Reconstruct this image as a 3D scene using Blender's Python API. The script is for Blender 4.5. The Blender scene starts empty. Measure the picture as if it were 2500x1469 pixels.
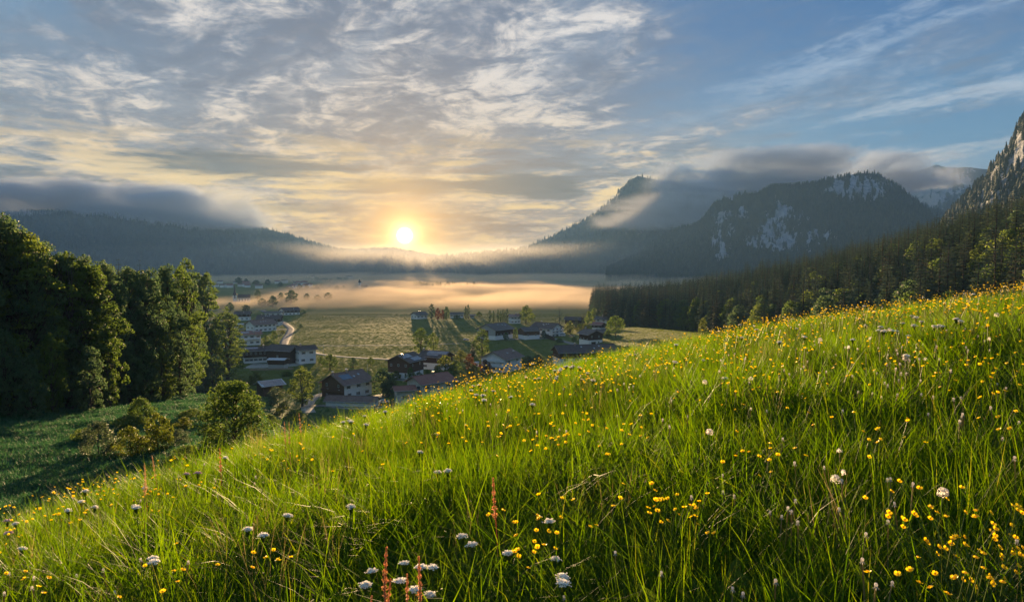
import bpy, math, random
import numpy as np
from mathutils import Vector, Matrix

random.seed(7)
RNG = np.random.default_rng(11)
SC = bpy.context.scene
COL = SC.collection
R = math.radians

# ------------------------------------------------------------------ camera
# metres; the eye is the origin, the valley floor lies 60 m below it
FPX, CX, CY = 1785.0, 1250.0, 734.5          # focal length / centre in photo pixels (2500 x 1469)
PITCH = math.atan(94.5 / FPX)
CP, SP = math.cos(PITCH), math.sin(PITCH)
cam = bpy.data.cameras.new("camera")
cam.sensor_width = 36.0
cam.lens = 36.0 * FPX / 2500.0
cam.clip_start, cam.clip_end = 0.1, 60000.0
camo = bpy.data.objects.new("camera", cam)
COL.objects.link(camo)
camo.location = (0, 0, 0)
camo.rotation_euler = (math.pi / 2 - PITCH, 0, 0)
SC.camera = camo


def ray(px, py):
    X, Z = (px - CX) / FPX, (CY - py) / FPX
    return np.array((X, CP + Z * SP, -SP + Z * CP))


# ------------------------------------------------------------------ light and sky
SUN = ray(988, 575)
SUN = SUN / np.linalg.norm(SUN)
SUN_EL = math.asin(SUN[2])
SUN_AZ = math.atan2(SUN[0], SUN[1])            # from +Y towards +X
sl = bpy.data.lights.new("sun", 'SUN')
sl.energy = 5.0
sl.angle = R(0.5)
sl.color = (1.0, 0.66, 0.33)
so = bpy.data.objects.new("sun", sl)
COL.objects.link(so)
so.rotation_euler = Vector(SUN).to_track_quat('Z', 'Y').to_euler()

SC.view_settings.view_transform = 'Standard'
SC.view_settings.look = 'None'
SC.view_settings.gamma = 1.0
SC.view_settings.use_curve_mapping = False
SC.view_settings.exposure = 2.6
SC.render.engine = 'CYCLES'
cy = SC.cycles
cy.max_bounces = 10
cy.diffuse_bounces = 6
cy.transmission_bounces = 4
cy.transparent_max_bounces = 8
cy.volume_bounces = 1
cy.volume_max_steps = 256
cy.use_denoising = True


class G:
    """small helper to write node maths as expressions"""
    def __init__(s, nt):
        s.nt = nt

    def new(s, t, **kw):
        n = s.nt.nodes.new(t)
        for k, v in kw.items():
            setattr(n, k, v)
        return n

    def put(s, sock, v):
        if isinstance(v, (int, float)):
            sock.default_value = v
        elif isinstance(v, (tuple, list)):
            if len(v) == 3 and sock.type == 'RGBA':
                v = (*v, 1.0)
            sock.default_value = v
        else:
            s.nt.links.new(v, sock)

    def m(s, op, a, b=None, c=None, clamp=False):
        n = s.new('ShaderNodeMath', operation=op, use_clamp=clamp)
        for i, v in enumerate((a, b, c)):
            if v is not None:
                s.put(n.inputs[i], v)
        return n.outputs[0]

    def add(s, a, b): return s.m('ADD', a, b)
    def sub(s, a, b): return s.m('SUBTRACT', a, b)
    def mul(s, a, b): return s.m('MULTIPLY', a, b)
    def div(s, a, b): return s.m('DIVIDE', a, b)
    def mx(s, a, b): return s.m('MAXIMUM', a, b)
    def mn(s, a, b): return s.m('MINIMUM', a, b)
    def pw(s, a, b): return s.m('POWER', a, b)

    def sstep(s, v, lo, hi, a=0.0, b=1.0, kind='SMOOTHSTEP'):
        n = s.new('ShaderNodeMapRange', interpolation_type=kind)
        n.clamp = True if hasattr(n, 'clamp') else None
        for i, q in enumerate((v, lo, hi, a, b)):
            s.put(n.inputs[i], q)
        return n.outputs[0]

    def mix(s, f, a, b, blend='MIX'):
        n = s.new('ShaderNodeMix', data_type='RGBA', blend_type=blend)
        s.put(n.inputs[0], f); s.put(n.inputs[6], a); s.put(n.inputs[7], b)
        return n.outputs[2]

    def scale(s, col, k):
        n = s.new('ShaderNodeVectorMath', operation='SCALE')
        s.put(n.inputs[0], col); s.put(n.inputs[3], k)
        return n.outputs[0]

    def vadd(s, a, b):
        n = s.new('ShaderNodeVectorMath', operation='ADD')
        s.put(n.inputs[0], a); s.put(n.inputs[1], b)
        return n.outputs[0]

    def dot(s, a, b):
        n = s.new('ShaderNodeVectorMath', operation='DOT_PRODUCT')
        s.put(n.inputs[0], a); s.put(n.inputs[1], b)
        return n.outputs[1]

    def vec(s, x, y, z):
        n = s.new('ShaderNodeCombineXYZ')
        for i, v in enumerate((x, y, z)):
            s.put(n.inputs[i], v)
        return n.outputs[0]

    def noise(s, v, sc, det=4.0, rough=0.55, dist=0.0, lac=2.0):
        n = s.new('ShaderNodeTexNoise')
        if v is not None:
            s.put(n.inputs['Vector'], v)
        n.inputs['Scale'].default_value = sc
        n.inputs['Detail'].default_value = det
        n.inputs['Roughness'].default_value = rough
        n.inputs['Distortion'].default_value = dist
        n.inputs['Lacunarity'].default_value = lac
        return n.outputs[0]


K = 1.0 / (0.05 * 2 ** 2.1)                      # display light -> sky units


def lin(r, g, b, k=1.0):
    f = lambda c: ((c / 255 + 0.055) / 1.055) ** 2.4 if c > 10 else c / 255 / 12.92
    return tuple(f(c) * K * k for c in (r, g, b))


def build_world():
    w = bpy.data.worlds.new("World")
    SC.world = w
    w.use_nodes = True
    nt = w.node_tree
    nt.nodes.clear()
    g = G(nt)
    out = g.new('ShaderNodeOutputWorld')
    bg = g.new('ShaderNodeBackground')
    sky = g.new('ShaderNodeTexSky', sky_type='NISHITA')
    sky.sun_disc = False
    sky.sun_elevation = SUN_EL
    sky.sun_rotation = SUN_AZ
    sky.altitude = 700
    sky.air_density, sky.dust_density, sky.ozone_density = 1.0, 1.2, 1.5
    d = g.new('ShaderNodeTexCoord').outputs['Generated']
    sx = g.new('ShaderNodeSeparateXYZ'); g.put(sx.inputs[0], d)
    x, y, z = sx.outputs
    zc = g.mx(z, 0.0)
    az = g.m('ARCTAN2', x, y)
    ang = g.m('ARCCOSINE', g.mn(g.dot(d, tuple(SUN)), 1.0))
    glow = lambda w_: g.m('EXPONENT', g.mul(g.div(ang, w_), -1.0))
    near = glow(0.42)
    near2 = glow(0.14)
    # -- clear air, deeper blue away from the sun, hazy gold at the horizon
    right = g.sstep(az, -0.40, 0.55)
    top = g.mix(right, lin(72, 112, 150), lin(14, 84, 142))
    mid = g.mix(right, lin(126, 132, 142), lin(60, 116, 156))
    low = g.mix(right, lin(190, 142, 94), lin(140, 140, 150))
    air = g.mix(g.sstep(z, 0.02, 0.15), low, mid)
    air = g.mix(g.sstep(z, 0.10, 0.30), air, top)
    air = g.mix(0.12, air, g.scale(sky.outputs[0], 0.8))
    # -- high cloud on a layer above the land, in streets running away to the left of the sun
    k = g.div(1.0, g.add(zc, 0.11))
    px_, py_ = g.mul(x, k), g.mul(y, k)
    ca, sa = math.cos(R(30)), math.sin(R(30))
    u = g.add(g.mul(px_, ca), g.mul(py_, sa))
    v = g.sub(g.mul(py_, ca), g.mul(px_, sa))
    n1 = g.noise(g.vec(g.mul(u, 1.4), g.mul(v, 0.55), 0.3), 0.95, 5, 0.58, 0.6)
    n2 = g.noise(g.vec(g.mul(u, 1.25), v, 2.0), 3.6, 8, 0.66, 0.7)
    n4 = g.noise(g.vec(g.mul(u, 1.1), v, 5.0), 11.0, 6, 0.70, 0.9)
    n5 = g.noise(g.vec(g.mul(u, 0.9), g.mul(v, 0.30), 8.0), 2.6, 7, 0.62, 0.5)
    # one broad bank of broken cloud over and left of the sun, with blue on both sides of it higher up
    wob = g.mul(g.sub(g.noise(g.vec(px_, py_, 4.0), 1.1, 4, 0.6, 0.5), 0.5), 0.55)
    st = g.div(g.m('ABSOLUTE', g.add(g.add(az, 0.19), wob)), g.mx(g.sub(0.50, g.mul(z, 0.75)), 0.2))
    cov = g.sstep(st, 0.60, 1.75, 0.17, -0.06)
    big = g.noise(g.vec(g.mul(u, 1.3), g.mul(v, 0.7), 11.0), 1.9, 5, 0.6, 0.8)
    den = g.add(g.add(g.mul(n1, 0.60), g.mul(n2, 0.40)), cov)
    veil = g.sstep(den, 0.38, 0.66)
    body = g.sstep(den, 0.52, 0.68)
    mott = g.mul(g.sstep(g.add(g.add(g.mul(n2, 0.42), g.mul(n4, 0.30)), g.mul(big, 0.28)), 0.45, 0.60), g.sstep(big, 0.34, 0.56, 0.25, 1.0))
    dark = g.sstep(g.add(g.mul(n2, 0.65), g.mul(n1, 0.35)), 0.53, 0.38)
    dark = g.mx(dark, g.mul(g.sstep(big, 0.50, 0.36), 0.8))
    hi = g.sstep(z, 0.04, 0.26)
    lit = g.mix(hi, lin(246, 205, 138), lin(222, 212, 202))
    shade = g.mix(hi, lin(122, 106, 104), lin(106, 114, 132))
    c = g.mix(g.mul(veil, 0.75), air, shade)
    c = g.mix(g.mul(g.mul(body, mott), 0.80), c, lit)
    c = g.mix(g.mul(g.mul(veil, dark), 0.60), c, g.mix(hi, lin(84, 77, 82), lin(78, 88, 110)))
    # thin wisps in the open blue on the right
    wi = g.mul(g.sstep(g.add(g.mul(n5, 0.75), g.mul(n4, 0.25)), 0.47, 0.66), g.sstep(az, 0.10, 0.55, 0.30, 1.0))
    c = g.mix(g.mul(wi, 0.48), c, g.mix(hi, lin(224, 205, 180), lin(186, 200, 214)))
    # -- long low bars of dark cloud with bright gaps between them near the horizon
    bv = g.vec(g.mul(az, 2.4), g.mul(z, 17.0), 0.7)
    b1 = g.noise(bv, 1.7, 8, 0.62, 0.6)
    b2 = g.noise(bv, 6.0, 6, 0.65, 0.5)
    bb = g.add(g.mul(b1, 0.62), g.mul(b2, 0.38))
    band = g.mul(g.sstep(z, 0.012, 0.05), g.sstep(z, 0.19, 0.10))
    band = g.mul(band, g.sstep(az, 0.46, 0.14, 0.0, 1.0))
    gaps = g.mul(band, g.sstep(bb, 0.52, 0.42))
    bars = g.mul(band, g.sstep(bb, 0.50, 0.60))
    gapc = g.mix(near, lin(240, 204, 144), lin(255, 206, 100))
    c = g.mix(g.mul(gaps, 0.80), c, gapc)
    barc = g.mix(near2, lin(62, 55, 62), lin(170, 116, 66))
    c = g.mix(g.mul(bars, 0.92), c, barc)
    for (a0, z0, wa, wz, s_) in ((-0.37, 0.121, 0.18, 0.020, 1.0), (0.005, 0.104, 0.10, 0.019, 1.0), (-0.15, 0.102, 0.12, 0.013, 0.9), (-0.30, 0.070, 0.10, 0.008, 0.6), (0.06, 0.092, 0.05, 0.008, 0.9)):
        q = g.add(g.pw(g.m('ABSOLUTE', g.div(g.sub(az, a0), wa)), 2.0), g.pw(g.m('ABSOLUTE', g.div(g.sub(z, z0), wz)), 2.0))
        e = g.sstep(g.add(g.sub(1.0, q), g.mul(g.sub(bb, 0.5), 4.0)), -0.1, 0.75)
        c = g.mix(g.mul(e, 0.88 * s_), c, g.mix(near2, lin(34, 32, 42), lin(130, 92, 58)))
    # -- glow round the sun, and the sun itself behind thin cloud
    c = g.mix(g.mul(glow(0.10), 0.75), c, lin(255, 196, 84))
    c = g.vadd(c, g.scale(lin(255, 180, 60), g.mul(glow(0.030), 1.6)))
    c = g.vadd(c, g.scale(lin(255, 235, 190), g.add(g.sstep(ang, 0.0115, 0.0070, 0.0, 9.0), g.mul(glow(0.009), 3.0))))
    c = g.mix(g.sstep(z, -0.01, -0.08), c, lin(90, 90, 80))
    g.put(bg.inputs[0], c)
    bg.inputs[1].default_value = 0.05
    nt.links.new(bg.outputs[0], out.inputs[0])


build_world()

# ------------------------------------------------------------------ helpers
def vnoise(x, y, seed=0):
    x = np.asarray(x, float); y = np.asarray(y, float)
    xi, yi = np.floor(x).astype(np.int64), np.floor(y).astype(np.int64)
    fx, fy = x - xi, y - yi
    fx, fy = fx * fx * (3 - 2 * fx), fy * fy * (3 - 2 * fy)

    def h(a, b):
        n = (a * 374761393 + b * 668265263 + seed * 974634777) & 0xffffffff
        n = ((n ^ (n >> 13)) * 1274126177) & 0xffffffff
        return ((n ^ (n >> 16)) & 0xffff) / 65535.0
    return ((h(xi, yi) * (1 - fx) + h(xi + 1, yi) * fx) * (1 - fy)
            + (h(xi, yi + 1) * (1 - fx) + h(xi + 1, yi + 1) * fx) * fy)


def fbm(x, y, octs=5, seed=0, gain=0.5, ridged=False):
    s, a, t = 0.0, 1.0, 0.0
    for o in range(octs):
        n = vnoise(x, y, seed + o * 17)
        if ridged:
            n = 1 - abs(2 * n - 1)
        s = s + n * a
        t += a
        a *= gain
        x, y = x * 2.03 + 11.3, y * 2.03 + 5.7
    return s / t


def sm(x, a, b):
    t = np.clip((np.asarray(x, float) - a) / (b - a), 0, 1)
    return t * t * (3 - 2 * t)


def set_props(o, label=None, cat=None, group=None, kind=None):
    if label: o['label'] = label
    if cat: o['category'] = cat
    if group: o['group'] = group
    if kind: o['kind'] = kind
    return o


def mesh(name, verts, faces, mats=(), smooth=False, attrs=None, midx=None):
    """verts (n,3); faces either an (m,3|4) array or a list of tuples"""
    me = bpy.data.meshes.new(name)
    verts = np.asarray(verts, dtype=np.float32)
    if isinstance(faces, np.ndarray):
        m, k = faces.shape
        me.vertices.add(len(verts)); me.vertices.foreach_set('co', verts.ravel())
        me.loops.add(m * k); me.loops.foreach_set('vertex_index', faces.astype(np.int32).ravel())
        me.polygons.add(m)
        me.polygons.foreach_set('loop_start', np.arange(0, m * k, k, dtype=np.int32))
        me.update(calc_edges=True)
    else:
        me.from_pydata([tuple(map(float, v)) for v in verts], [], faces)
    for ma in (mats if isinstance(mats, (list, tuple)) else [mats]):
        me.materials.append(ma)
    if midx is not None:
        me.polygons.foreach_set('material_index', np.asarray(midx, dtype=np.int32))
    if smooth:
        me.polygons.foreach_set('use_smooth', np.ones(len(me.polygons), dtype=bool))
    for k_, v_ in (attrs or {}).items():
        v_ = np.asarray(v_, dtype=np.float32)
        if v_.ndim == 1:
            a = me.attributes.new(k_, 'FLOAT', 'POINT'); a.data.foreach_set('value', v_)
        else:
            a = me.attributes.new(k_, 'FLOAT_VECTOR', 'POINT'); a.data.foreach_set('vector', v_.ravel())
    me.update()
    return me


def obj(name, me, parent=None, loc=None, rotz=None, scale=None):
    o = bpy.data.objects.new(name, me)
    COL.objects.link(o)
    if parent is not None: o.parent = parent
    if loc is not None: o.location = tuple(map(float, loc))
    if rotz is not None: o.rotation_euler = (0, 0, rotz)
    if scale is not None: o.scale = scale if isinstance(scale, tuple) else (scale,) * 3
    return o


def thing(name, label, cat, loc, rotz=0.0, group=None, scale=1.0):
    o = obj(name, None, None, loc, rotz, scale)
    o.empty_display_size = 0.2
    return set_props(o, label, cat, group)


class MB:
    """collects boxes, prisms and tubes for one mesh"""
    def __init__(s):
        s.v, s.f = [], []

    def box(s, x0, x1, y0, y1, z0, z1):
        b = len(s.v)
        s.v += [(x, y, z) for z in (z0, z1) for y in (y0, y1) for x in (x0, x1)]
        s.f += [tuple(b + i for i in q) for q in
                ((0, 2, 3, 1), (4, 5, 7, 6), (0, 1, 5, 4), (2, 6, 7, 3), (0, 4, 6, 2), (1, 3, 7, 5))]
        return s

    def prism(s, poly, ext):
        """poly: list of 3D points, ext: extrusion vector"""
        b, n = len(s.v), len(poly)
        s.v += [tuple(p) for p in poly] + [tuple(np.add(p, ext)) for p in poly]
        s.f.append(tuple(b + i for i in range(n))[::-1])
        s.f.append(tuple(b + n + i for i in range(n)))
        s.f += [(b + i, b + (i + 1) % n, b + n + (i + 1) % n, b + n + i) for i in range(n)]
        return s

    def tube(s, pts, rads, sides=6, cap=True):
        pts = np.asarray(pts, float)
        b = len(s.v)
        n = len(pts)
        for i in range(n):
            t = pts[min(i + 1, n - 1)] - pts[max(i - 1, 0)]
            t = t / (np.linalg.norm(t) + 1e-9)
            a = np.cross(t, (0, 0, 1) if abs(t[2]) < 0.9 else (1, 0, 0)); a /= np.linalg.norm(a) + 1e-9
            c = np.cross(t, a)
            for k in range(sides):
                q = 2 * math.pi * k / sides
                s.v.append(tuple(pts[i] + rads[i] * (math.cos(q) * a + math.sin(q) * c)))
        for i in range(n - 1):
            for k in range(sides):
                k2 = (k + 1) % sides
                s.f.append((b + i * sides + k, b + i * sides + k2, b + (i + 1) * sides + k2, b + (i + 1) * sides + k))
        if cap:
            s.f.append(tuple(b + k for k in range(sides))[::-1])
            s.f.append(tuple(b + (n - 1) * sides + k for k in range(sides)))
        return s

    def mesh(s, name, mats, smooth=False):
        return mesh(name, s.v, s.f, mats, smooth)


def nmat(name):
    m = bpy.data.materials.new(name)
    m.use_nodes = True
    m.node_tree.nodes.clear()
    g = G(m.node_tree)
    out = g.new('ShaderNodeOutputMaterial')
    return m, g, out


def bsdf(g, col, rough=0.8, spec=0.3, metal=0.0, normal=None):
    b = g.new('ShaderNodeBsdfPrincipled')
    g.put(b.inputs['Base Color'], col)
    g.put(b.inputs['Roughness'], rough)
    b.inputs['Specular IOR Level'].default_value = spec
    b.inputs['Metallic'].default_value = metal
    if normal is not None:
        g.put(b.inputs['Normal'], normal)
    return b.outputs[0]


def bump(g, h, strength=0.5, dist=0.05):
    b = g.new('ShaderNodeBump')
    b.inputs['Strength'].default_value = strength
    b.inputs['Distance'].default_value = dist
    g.put(b.inputs['Height'], h)
    return b.outputs[0]


def coords(g, which='Object'):
    return g.new('ShaderNodeTexCoord').outputs[which]


def attr(g, name):
    return g.new('ShaderNodeAttribute', attribute_name=name)


def simple(name, a, b, sc=3.0, rough=0.85, spec=0.25, bmp=0.0, metal=0.0, stretch=(1, 1, 1), det=5):
    """two tones broken up by noise, with a little relief"""
    m, g, out = nmat(name)
    mp = g.new('ShaderNodeMapping'); g.put(mp.inputs[0], coords(g)); mp.inputs['Scale'].default_value = stretch
    n = g.noise(mp.outputs[0], sc, det, 0.6)
    oi = g.new('ShaderNodeObjectInfo').outputs['Random']
    f = g.add(g.sstep(n, 0.3, 0.7), g.mul(g.sub(oi, 0.5), 0.3))
    c = g.mix(g.m('MAXIMUM', f, 0.0, clamp=True), a, b)
    nrm = bump(g, n, bmp, 0.05) if bmp else None
    g.nt.links.new(bsdf(g, c, rough, spec, metal, nrm), out.inputs[0])
    return m


def leafy(name, cols, transl=0.35, rough=0.55, per=0.6, var='rnd', spec=0.15):
    """foliage: colour per leaf (vertex attribute) and per plant, partly letting light through"""
    m, g, out = nmat(name)
    r = attr(g, var).outputs['Fac']
    oi = g.new('ShaderNodeObjectInfo').outputs['Random']
    f = g.add(g.mul(r, per), g.mul(oi, 1 - per))
    cr = g.new('ShaderNodeValToRGB')
    e = cr.color_ramp.elements
    while len(e) < len(cols):
        e.new(0.5)
    for i, c in enumerate(cols):
        e[i].position = i / (len(cols) - 1)
        e[i].color = (*c, 1)
    g.put(cr.inputs[0], f)
    b = bsdf(g, cr.outputs[0], rough, spec)
    t = g.new('ShaderNodeBsdfTranslucent')
    hs = g.new('ShaderNodeHueSaturation')
    hs.inputs['Hue'].default_value = 0.494
    hs.inputs['Saturation'].default_value = 1.1
    hs.inputs['Value'].default_value = 1.7
    g.put(hs.inputs['Color'], cr.outputs[0])
    g.put(t.inputs[0], hs.outputs[0])
    mx = g.new('ShaderNodeMixShader')
    mx.inputs[0].default_value = transl
    g.nt.links.new(b, mx.inputs[1]); g.nt.links.new(t.outputs[0], mx.inputs[2])
    g.nt.links.new(mx.outputs[0], out.inputs[0])
    return m


def scatter(name, pts, rot, scl, idx, variants, kind='stuff'):
    """one object that sets copies of small meshes on points (for what nobody could count)"""
    pts = np.asarray(pts, np.float32)
    me = bpy.data.meshes.new(name)
    me.vertices.add(len(pts)); me.vertices.foreach_set('co', pts.ravel())
    a = me.attributes.new('rot', 'FLOAT_VECTOR', 'POINT'); a.data.foreach_set('vector', np.asarray(rot, np.float32).ravel())
    scl = np.asarray(scl, np.float32)
    if scl.ndim == 1: scl = np.repeat(scl[:, None], 3, 1)
    a = me.attributes.new('scl', 'FLOAT_VECTOR', 'POINT'); a.data.foreach_set('vector', scl.ravel())
    a = me.attributes.new('pick', 'INT', 'POINT'); a.data.foreach_set('value', np.asarray(idx, np.int32))
    me.update()
    coll = bpy.data.collections.new(name + "_pieces")
    for i, v in enumerate(variants):
        coll.objects.link(bpy.data.objects.new(f"{name}_piece_{i:02d}", v))
    ng = bpy.data.node_groups.new(name, 'GeometryNodeTree')
    ng.interface.new_socket('Geometry', in_out='INPUT', socket_type='NodeSocketGeometry')
    ng.interface.new_socket('Geometry', in_out='OUTPUT', socket_type='NodeSocketGeometry')
    N = ng.nodes.new
    gi, go = N('NodeGroupInput'), N('NodeGroupOutput')
    ci = N('GeometryNodeCollectionInfo'); ci.inputs[0].default_value = coll
    ci.inputs['Separate Children'].default_value = True
    ci.inputs['Reset Children'].default_value = True
    ip = N('GeometryNodeInstanceOnPoints'); ip.inputs['Pick Instance'].default_value = True

    def at(nm, ty):
        n = N('GeometryNodeInputNamedAttribute'); n.data_type = ty; n.inputs[0].default_value = nm
        return n.outputs[0]
    L = ng.links.new
    L(gi.outputs[0], ip.inputs['Points']); L(ci.outputs[0], ip.inputs['Instance'])
    L(at('pick', 'INT'), ip.inputs['Instance Index'])
    L(at('rot', 'FLOAT_VECTOR'), ip.inputs['Rotation'])
    L(at('scl', 'FLOAT_VECTOR'), ip.inputs['Scale'])
    L(ip.outputs[0], go.inputs[0])
    o = obj(name, me)
    o.modifiers.new('scatter', 'NODES').node_group = ng
    if kind: o['kind'] = kind
    return o


# ------------------------------------------------------------------ the lie of the land
EYE = 1.65
SIL = [(-200, 1385), (0, 1290), (150, 1232), (300, 1185), (420, 1150), (540, 1105), (660, 1070), (790, 1040), (950, 992),
       (1110, 945), (1250, 915), (1380, 887), (1510, 861), (1620, 839), (1700, 821), (1850, 792), (2000, 770),
       (2150, 750), (2300, 733), (2500, 714), (2700, 690)]
_sx = np.array([p[0] for p in SIL], float)
_rays = np.array([ray(*p) for p in SIL])
_saz = np.arctan2(_rays[:, 0], _rays[:, 1])
_stan = _rays[:, 2] / np.hypot(_rays[:, 0], _rays[:, 1])
_A = np.stack([np.sin(_saz), np.cos(_saz)], 1)
_pq = np.linalg.lstsq(_A, _stan, rcond=None)[0]
_res = _stan - _A @ _pq


def hill_dist(az):
    return np.interp(az, [-0.7, -0.35, 0.0, 0.35, 0.7], [9.0, 11.5, 15.0, 17.0, 18.0])


GRASS_H = 0.30


def hill(x, y):
    r = np.hypot(x, y); az = np.arctan2(x, y)
    fade = sm(np.abs(az), 1.1, 0.66)
    tan_s = _pq[0] * np.sin(az) + _pq[1] * np.cos(az) + np.interp(az, _saz, _res) * fade
    D = hill_dist(az)
    tan_s = tan_s - GRASS_H / D
    b = EYE / D ** 2
    a = tan_s + 2 * np.sqrt(EYE * b)
    z = -EYE + a * r - b * r * r
    lump = (fbm(x * 0.45, y * 0.45, 3, 5) - 0.5) * 0.22 * sm(r, 1.5, 4)
    back = sm(np.abs(az), 1.4, 2.2)                 # behind the eye the slope carries on upward
    z = z * (1 - back) + back * (-EYE + 0.12 * r)
    return z + lump


def valley(x, y):
    zl = np.interp(y, [-400, 0, 40, 90, 140, 200, 260, 300, 345, 420],
                   [-6, -12, -15, -18.5, -25.5, -38.5, -52, -57.5, -59.5, -60])
    # a hollow falls away faster on the right of the lower meadow
    z2 = np.interp(y, [-400, 0, 40, 90, 140, 200, 260, 300, 345, 420], [-6, -12, -18, -31, -42, -52, -57.2, -59.2, -59.8, -60])
    q = sm(x + 0.365 * np.maximum(y, 1), 0, 0.055 * np.maximum(y, 1) + 1)
    zl = zl * (1 - q) + z2 * q
    # slope under the wood on the right
    ze = np.interp(y, [0, 100, 180, 281, 436, 690, 900, 1200], [-14, -19, -24, -34, -43, -57, -60, -60])
    rise = np.interp(y, [0, 300, 560, 800, 1100], [0.42, 0.36, 0.21, 0.08, 0.0])
    xe = 112.0
    w = sm(x, 20, xe)
    zr = zl * (1 - w) + np.maximum(ze, zl) * w + np.maximum(x - xe, 0) * rise * sm(x, xe, xe + 60)
    zr = np.minimum(zr, 70 + 0 * x)
    # slope under the wood on the left
    lw = np.maximum(-x - (70 + 0.10 * y), 0) * 0.16 * sm(y, 330, 200)
    und = (fbm(x * 0.02, y * 0.02, 4, 3) - 0.5) * np.interp(y, [0, 60, 200, 340, 2000], [1.0, 2.0, 1.4, 0.5, 1.2])
    hum = (fbm(x * 0.12, y * 0.12, 3, 31) - 0.5) * 1.6 * sm(y, 260, 120)
    return zr + lw + und + hum


def land(x, y):
    x = np.asarray(x, float); y = np.asarray(y, float)
    h, v = hill(x, y), valley(x, y)
    return np.maximum(h, v)


def hit(px, py, up=0.0, lo=1.0, hi=9000.0, surf=None):
    """where the view through a photo pixel meets the land (raised by up)"""
    surf = surf or land
    d = ray(px, py)
    t = np.geomspace(lo, hi, 1500)
    f = d[2] * t - (surf(d[0] * t, d[1] * t) + up)
    i = np.argmax(f < 0)
    if f[i] >= 0: i = len(t) - 1
    i = max(i, 1)
    a, b = t[i - 1], t[i]
    for _ in range(30):
        m_ = (a + b) / 2
        if d[2] * m_ - (float(surf(d[0] * m_, d[1] * m_)) + up) < 0: b = m_
        else: a = m_
    return d * b


def at_dist(px, dist):
    """ground point in a photo column at a forward distance"""
    x = (px - CX) / FPX * dist
    return np.array((x, dist, float(land(x, dist))))


# ------------------------------------------------------------------ ground
def mat_ground():
    m, g, out = nmat("valley_fields")
    p = coords(g)
    geo = g.new('ShaderNodeNewGeometry')
    pos = geo.outputs['Position']
    s = g.new('ShaderNodeSeparateXYZ'); g.put(s.inputs[0], pos)
    n = g.noise(pos, 0.012, 6, 0.6)
    n2 = g.noise(pos, 0.22, 6, 0.65)
    n3 = g.noise(pos, 2.5, 5, 0.65)
    # drifts of mown rows in the big field
    c = g.mix(g.sstep(n, 0.35, 0.65), (0.095, 0.132, 0.024), (0.150, 0.160, 0.034))
    c = g.mix(g.mul(g.sstep(n2, 0.35, 0.7), 0.6), c, (0.080, 0.110, 0.024))
    c = g.mix(g.mul(g.sstep(n3, 0.45, 0.75), 0.5), c, (0.11, 0.12, 0.04))
    # the lush meadow of the side valley close by
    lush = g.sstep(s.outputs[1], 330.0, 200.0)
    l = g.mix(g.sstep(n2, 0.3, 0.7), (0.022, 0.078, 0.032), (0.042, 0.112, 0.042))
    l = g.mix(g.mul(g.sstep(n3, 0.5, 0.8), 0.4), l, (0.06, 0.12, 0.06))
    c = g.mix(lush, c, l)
    h = n3
    g.nt.links.new(bsdf(g, c, 0.9, 0.15, 0, bump(g, h, 0.7, 0.10)), out.inputs[0])
    return m


def mat_hill():
    m, g, out = nmat("meadow_soil")
    pos = g.new('ShaderNodeNewGeometry').outputs['Position']
    n = g.noise(pos, 3.0, 6, 0.65)
    c = g.mix(g.sstep(n, 0.35, 0.65), (0.020, 0.035, 0.010), (0.045, 0.070, 0.014))
    g.nt.links.new(bsdf(g, c, 0.95, 0.1, 0, bump(g, n, 0.8, 0.08)), out.inputs[0])
    return m


def polar_sheet(name, radii, az, fn, mats):
    A, Rr = np.meshgrid(az, radii)
    x, y = Rr * np.sin(A), Rr * np.cos(A)
    z = fn(x, y)
    v = np.stack([x, y, z], -1).reshape(-1, 3)
    n, k = A.shape
    i = np.arange(n * k).reshape(n, k)
    f = np.stack([i[:-1, :-1], i[:-1, 1:], i[1:, 1:], i[1:, :-1]], -1).reshape(-1, 4)[:, ::-1]
    return mesh(name, v, f, mats, True)


fine = np.linspace(-0.72, 0.72, 300)
rest = np.linspace(0.72, 2 * math.pi - 0.72, 60)[1:]
AZ = np.concatenate([fine, rest])
AZ = np.append(AZ[:-1], 2 * math.pi - 0.72)
RV = np.geomspace(14, 30000, 330)
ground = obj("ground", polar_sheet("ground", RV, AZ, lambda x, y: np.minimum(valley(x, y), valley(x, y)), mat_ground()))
set_props(ground, "flat valley floor of golden green fields with a darker meadow below the slope", None, None, 'structure')
RH = np.concatenate([np.linspace(0.02, 40, 200), np.geomspace(41, 150, 40)])
hillo = obj("meadow_slope", polar_sheet("meadow_slope", RH, AZ, hill, mat_hill()))
set_props(hillo, "steep grassy hillside of the flower meadow in front", None, None, 'structure')

# ------------------------------------------------------------------ mountains
def mat_mountain(name, forest_a, forest_b, rock_a, rock_b, sc):
    m, g, out = nmat(name)
    pos = g.new('ShaderNodeNewGeometry').outputs['Position']
    rk = attr(g, 'rock').outputs['Fac']
    n = g.noise(pos, sc, 8, 0.65)
    n2 = g.noise(pos, sc * 7, 6, 0.65)
    mp = g.new('ShaderNodeMapping'); g.put(mp.inputs[0], pos); mp.inputs['Scale'].default_value = (1, 1, 0.22)
    st = g.noise(mp.outputs[0], sc * 4, 8, 0.72, 0.4)
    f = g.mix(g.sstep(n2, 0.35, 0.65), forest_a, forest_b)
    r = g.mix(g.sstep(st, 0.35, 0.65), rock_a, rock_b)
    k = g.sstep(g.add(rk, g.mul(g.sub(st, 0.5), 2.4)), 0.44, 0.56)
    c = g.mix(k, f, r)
    g.nt.links.new(bsdf(g, c, 0.95, 0.1, 0, bump(g, g.add(n2, st), 1.0, 9.0)), out.inputs[0])
    return m


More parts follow.
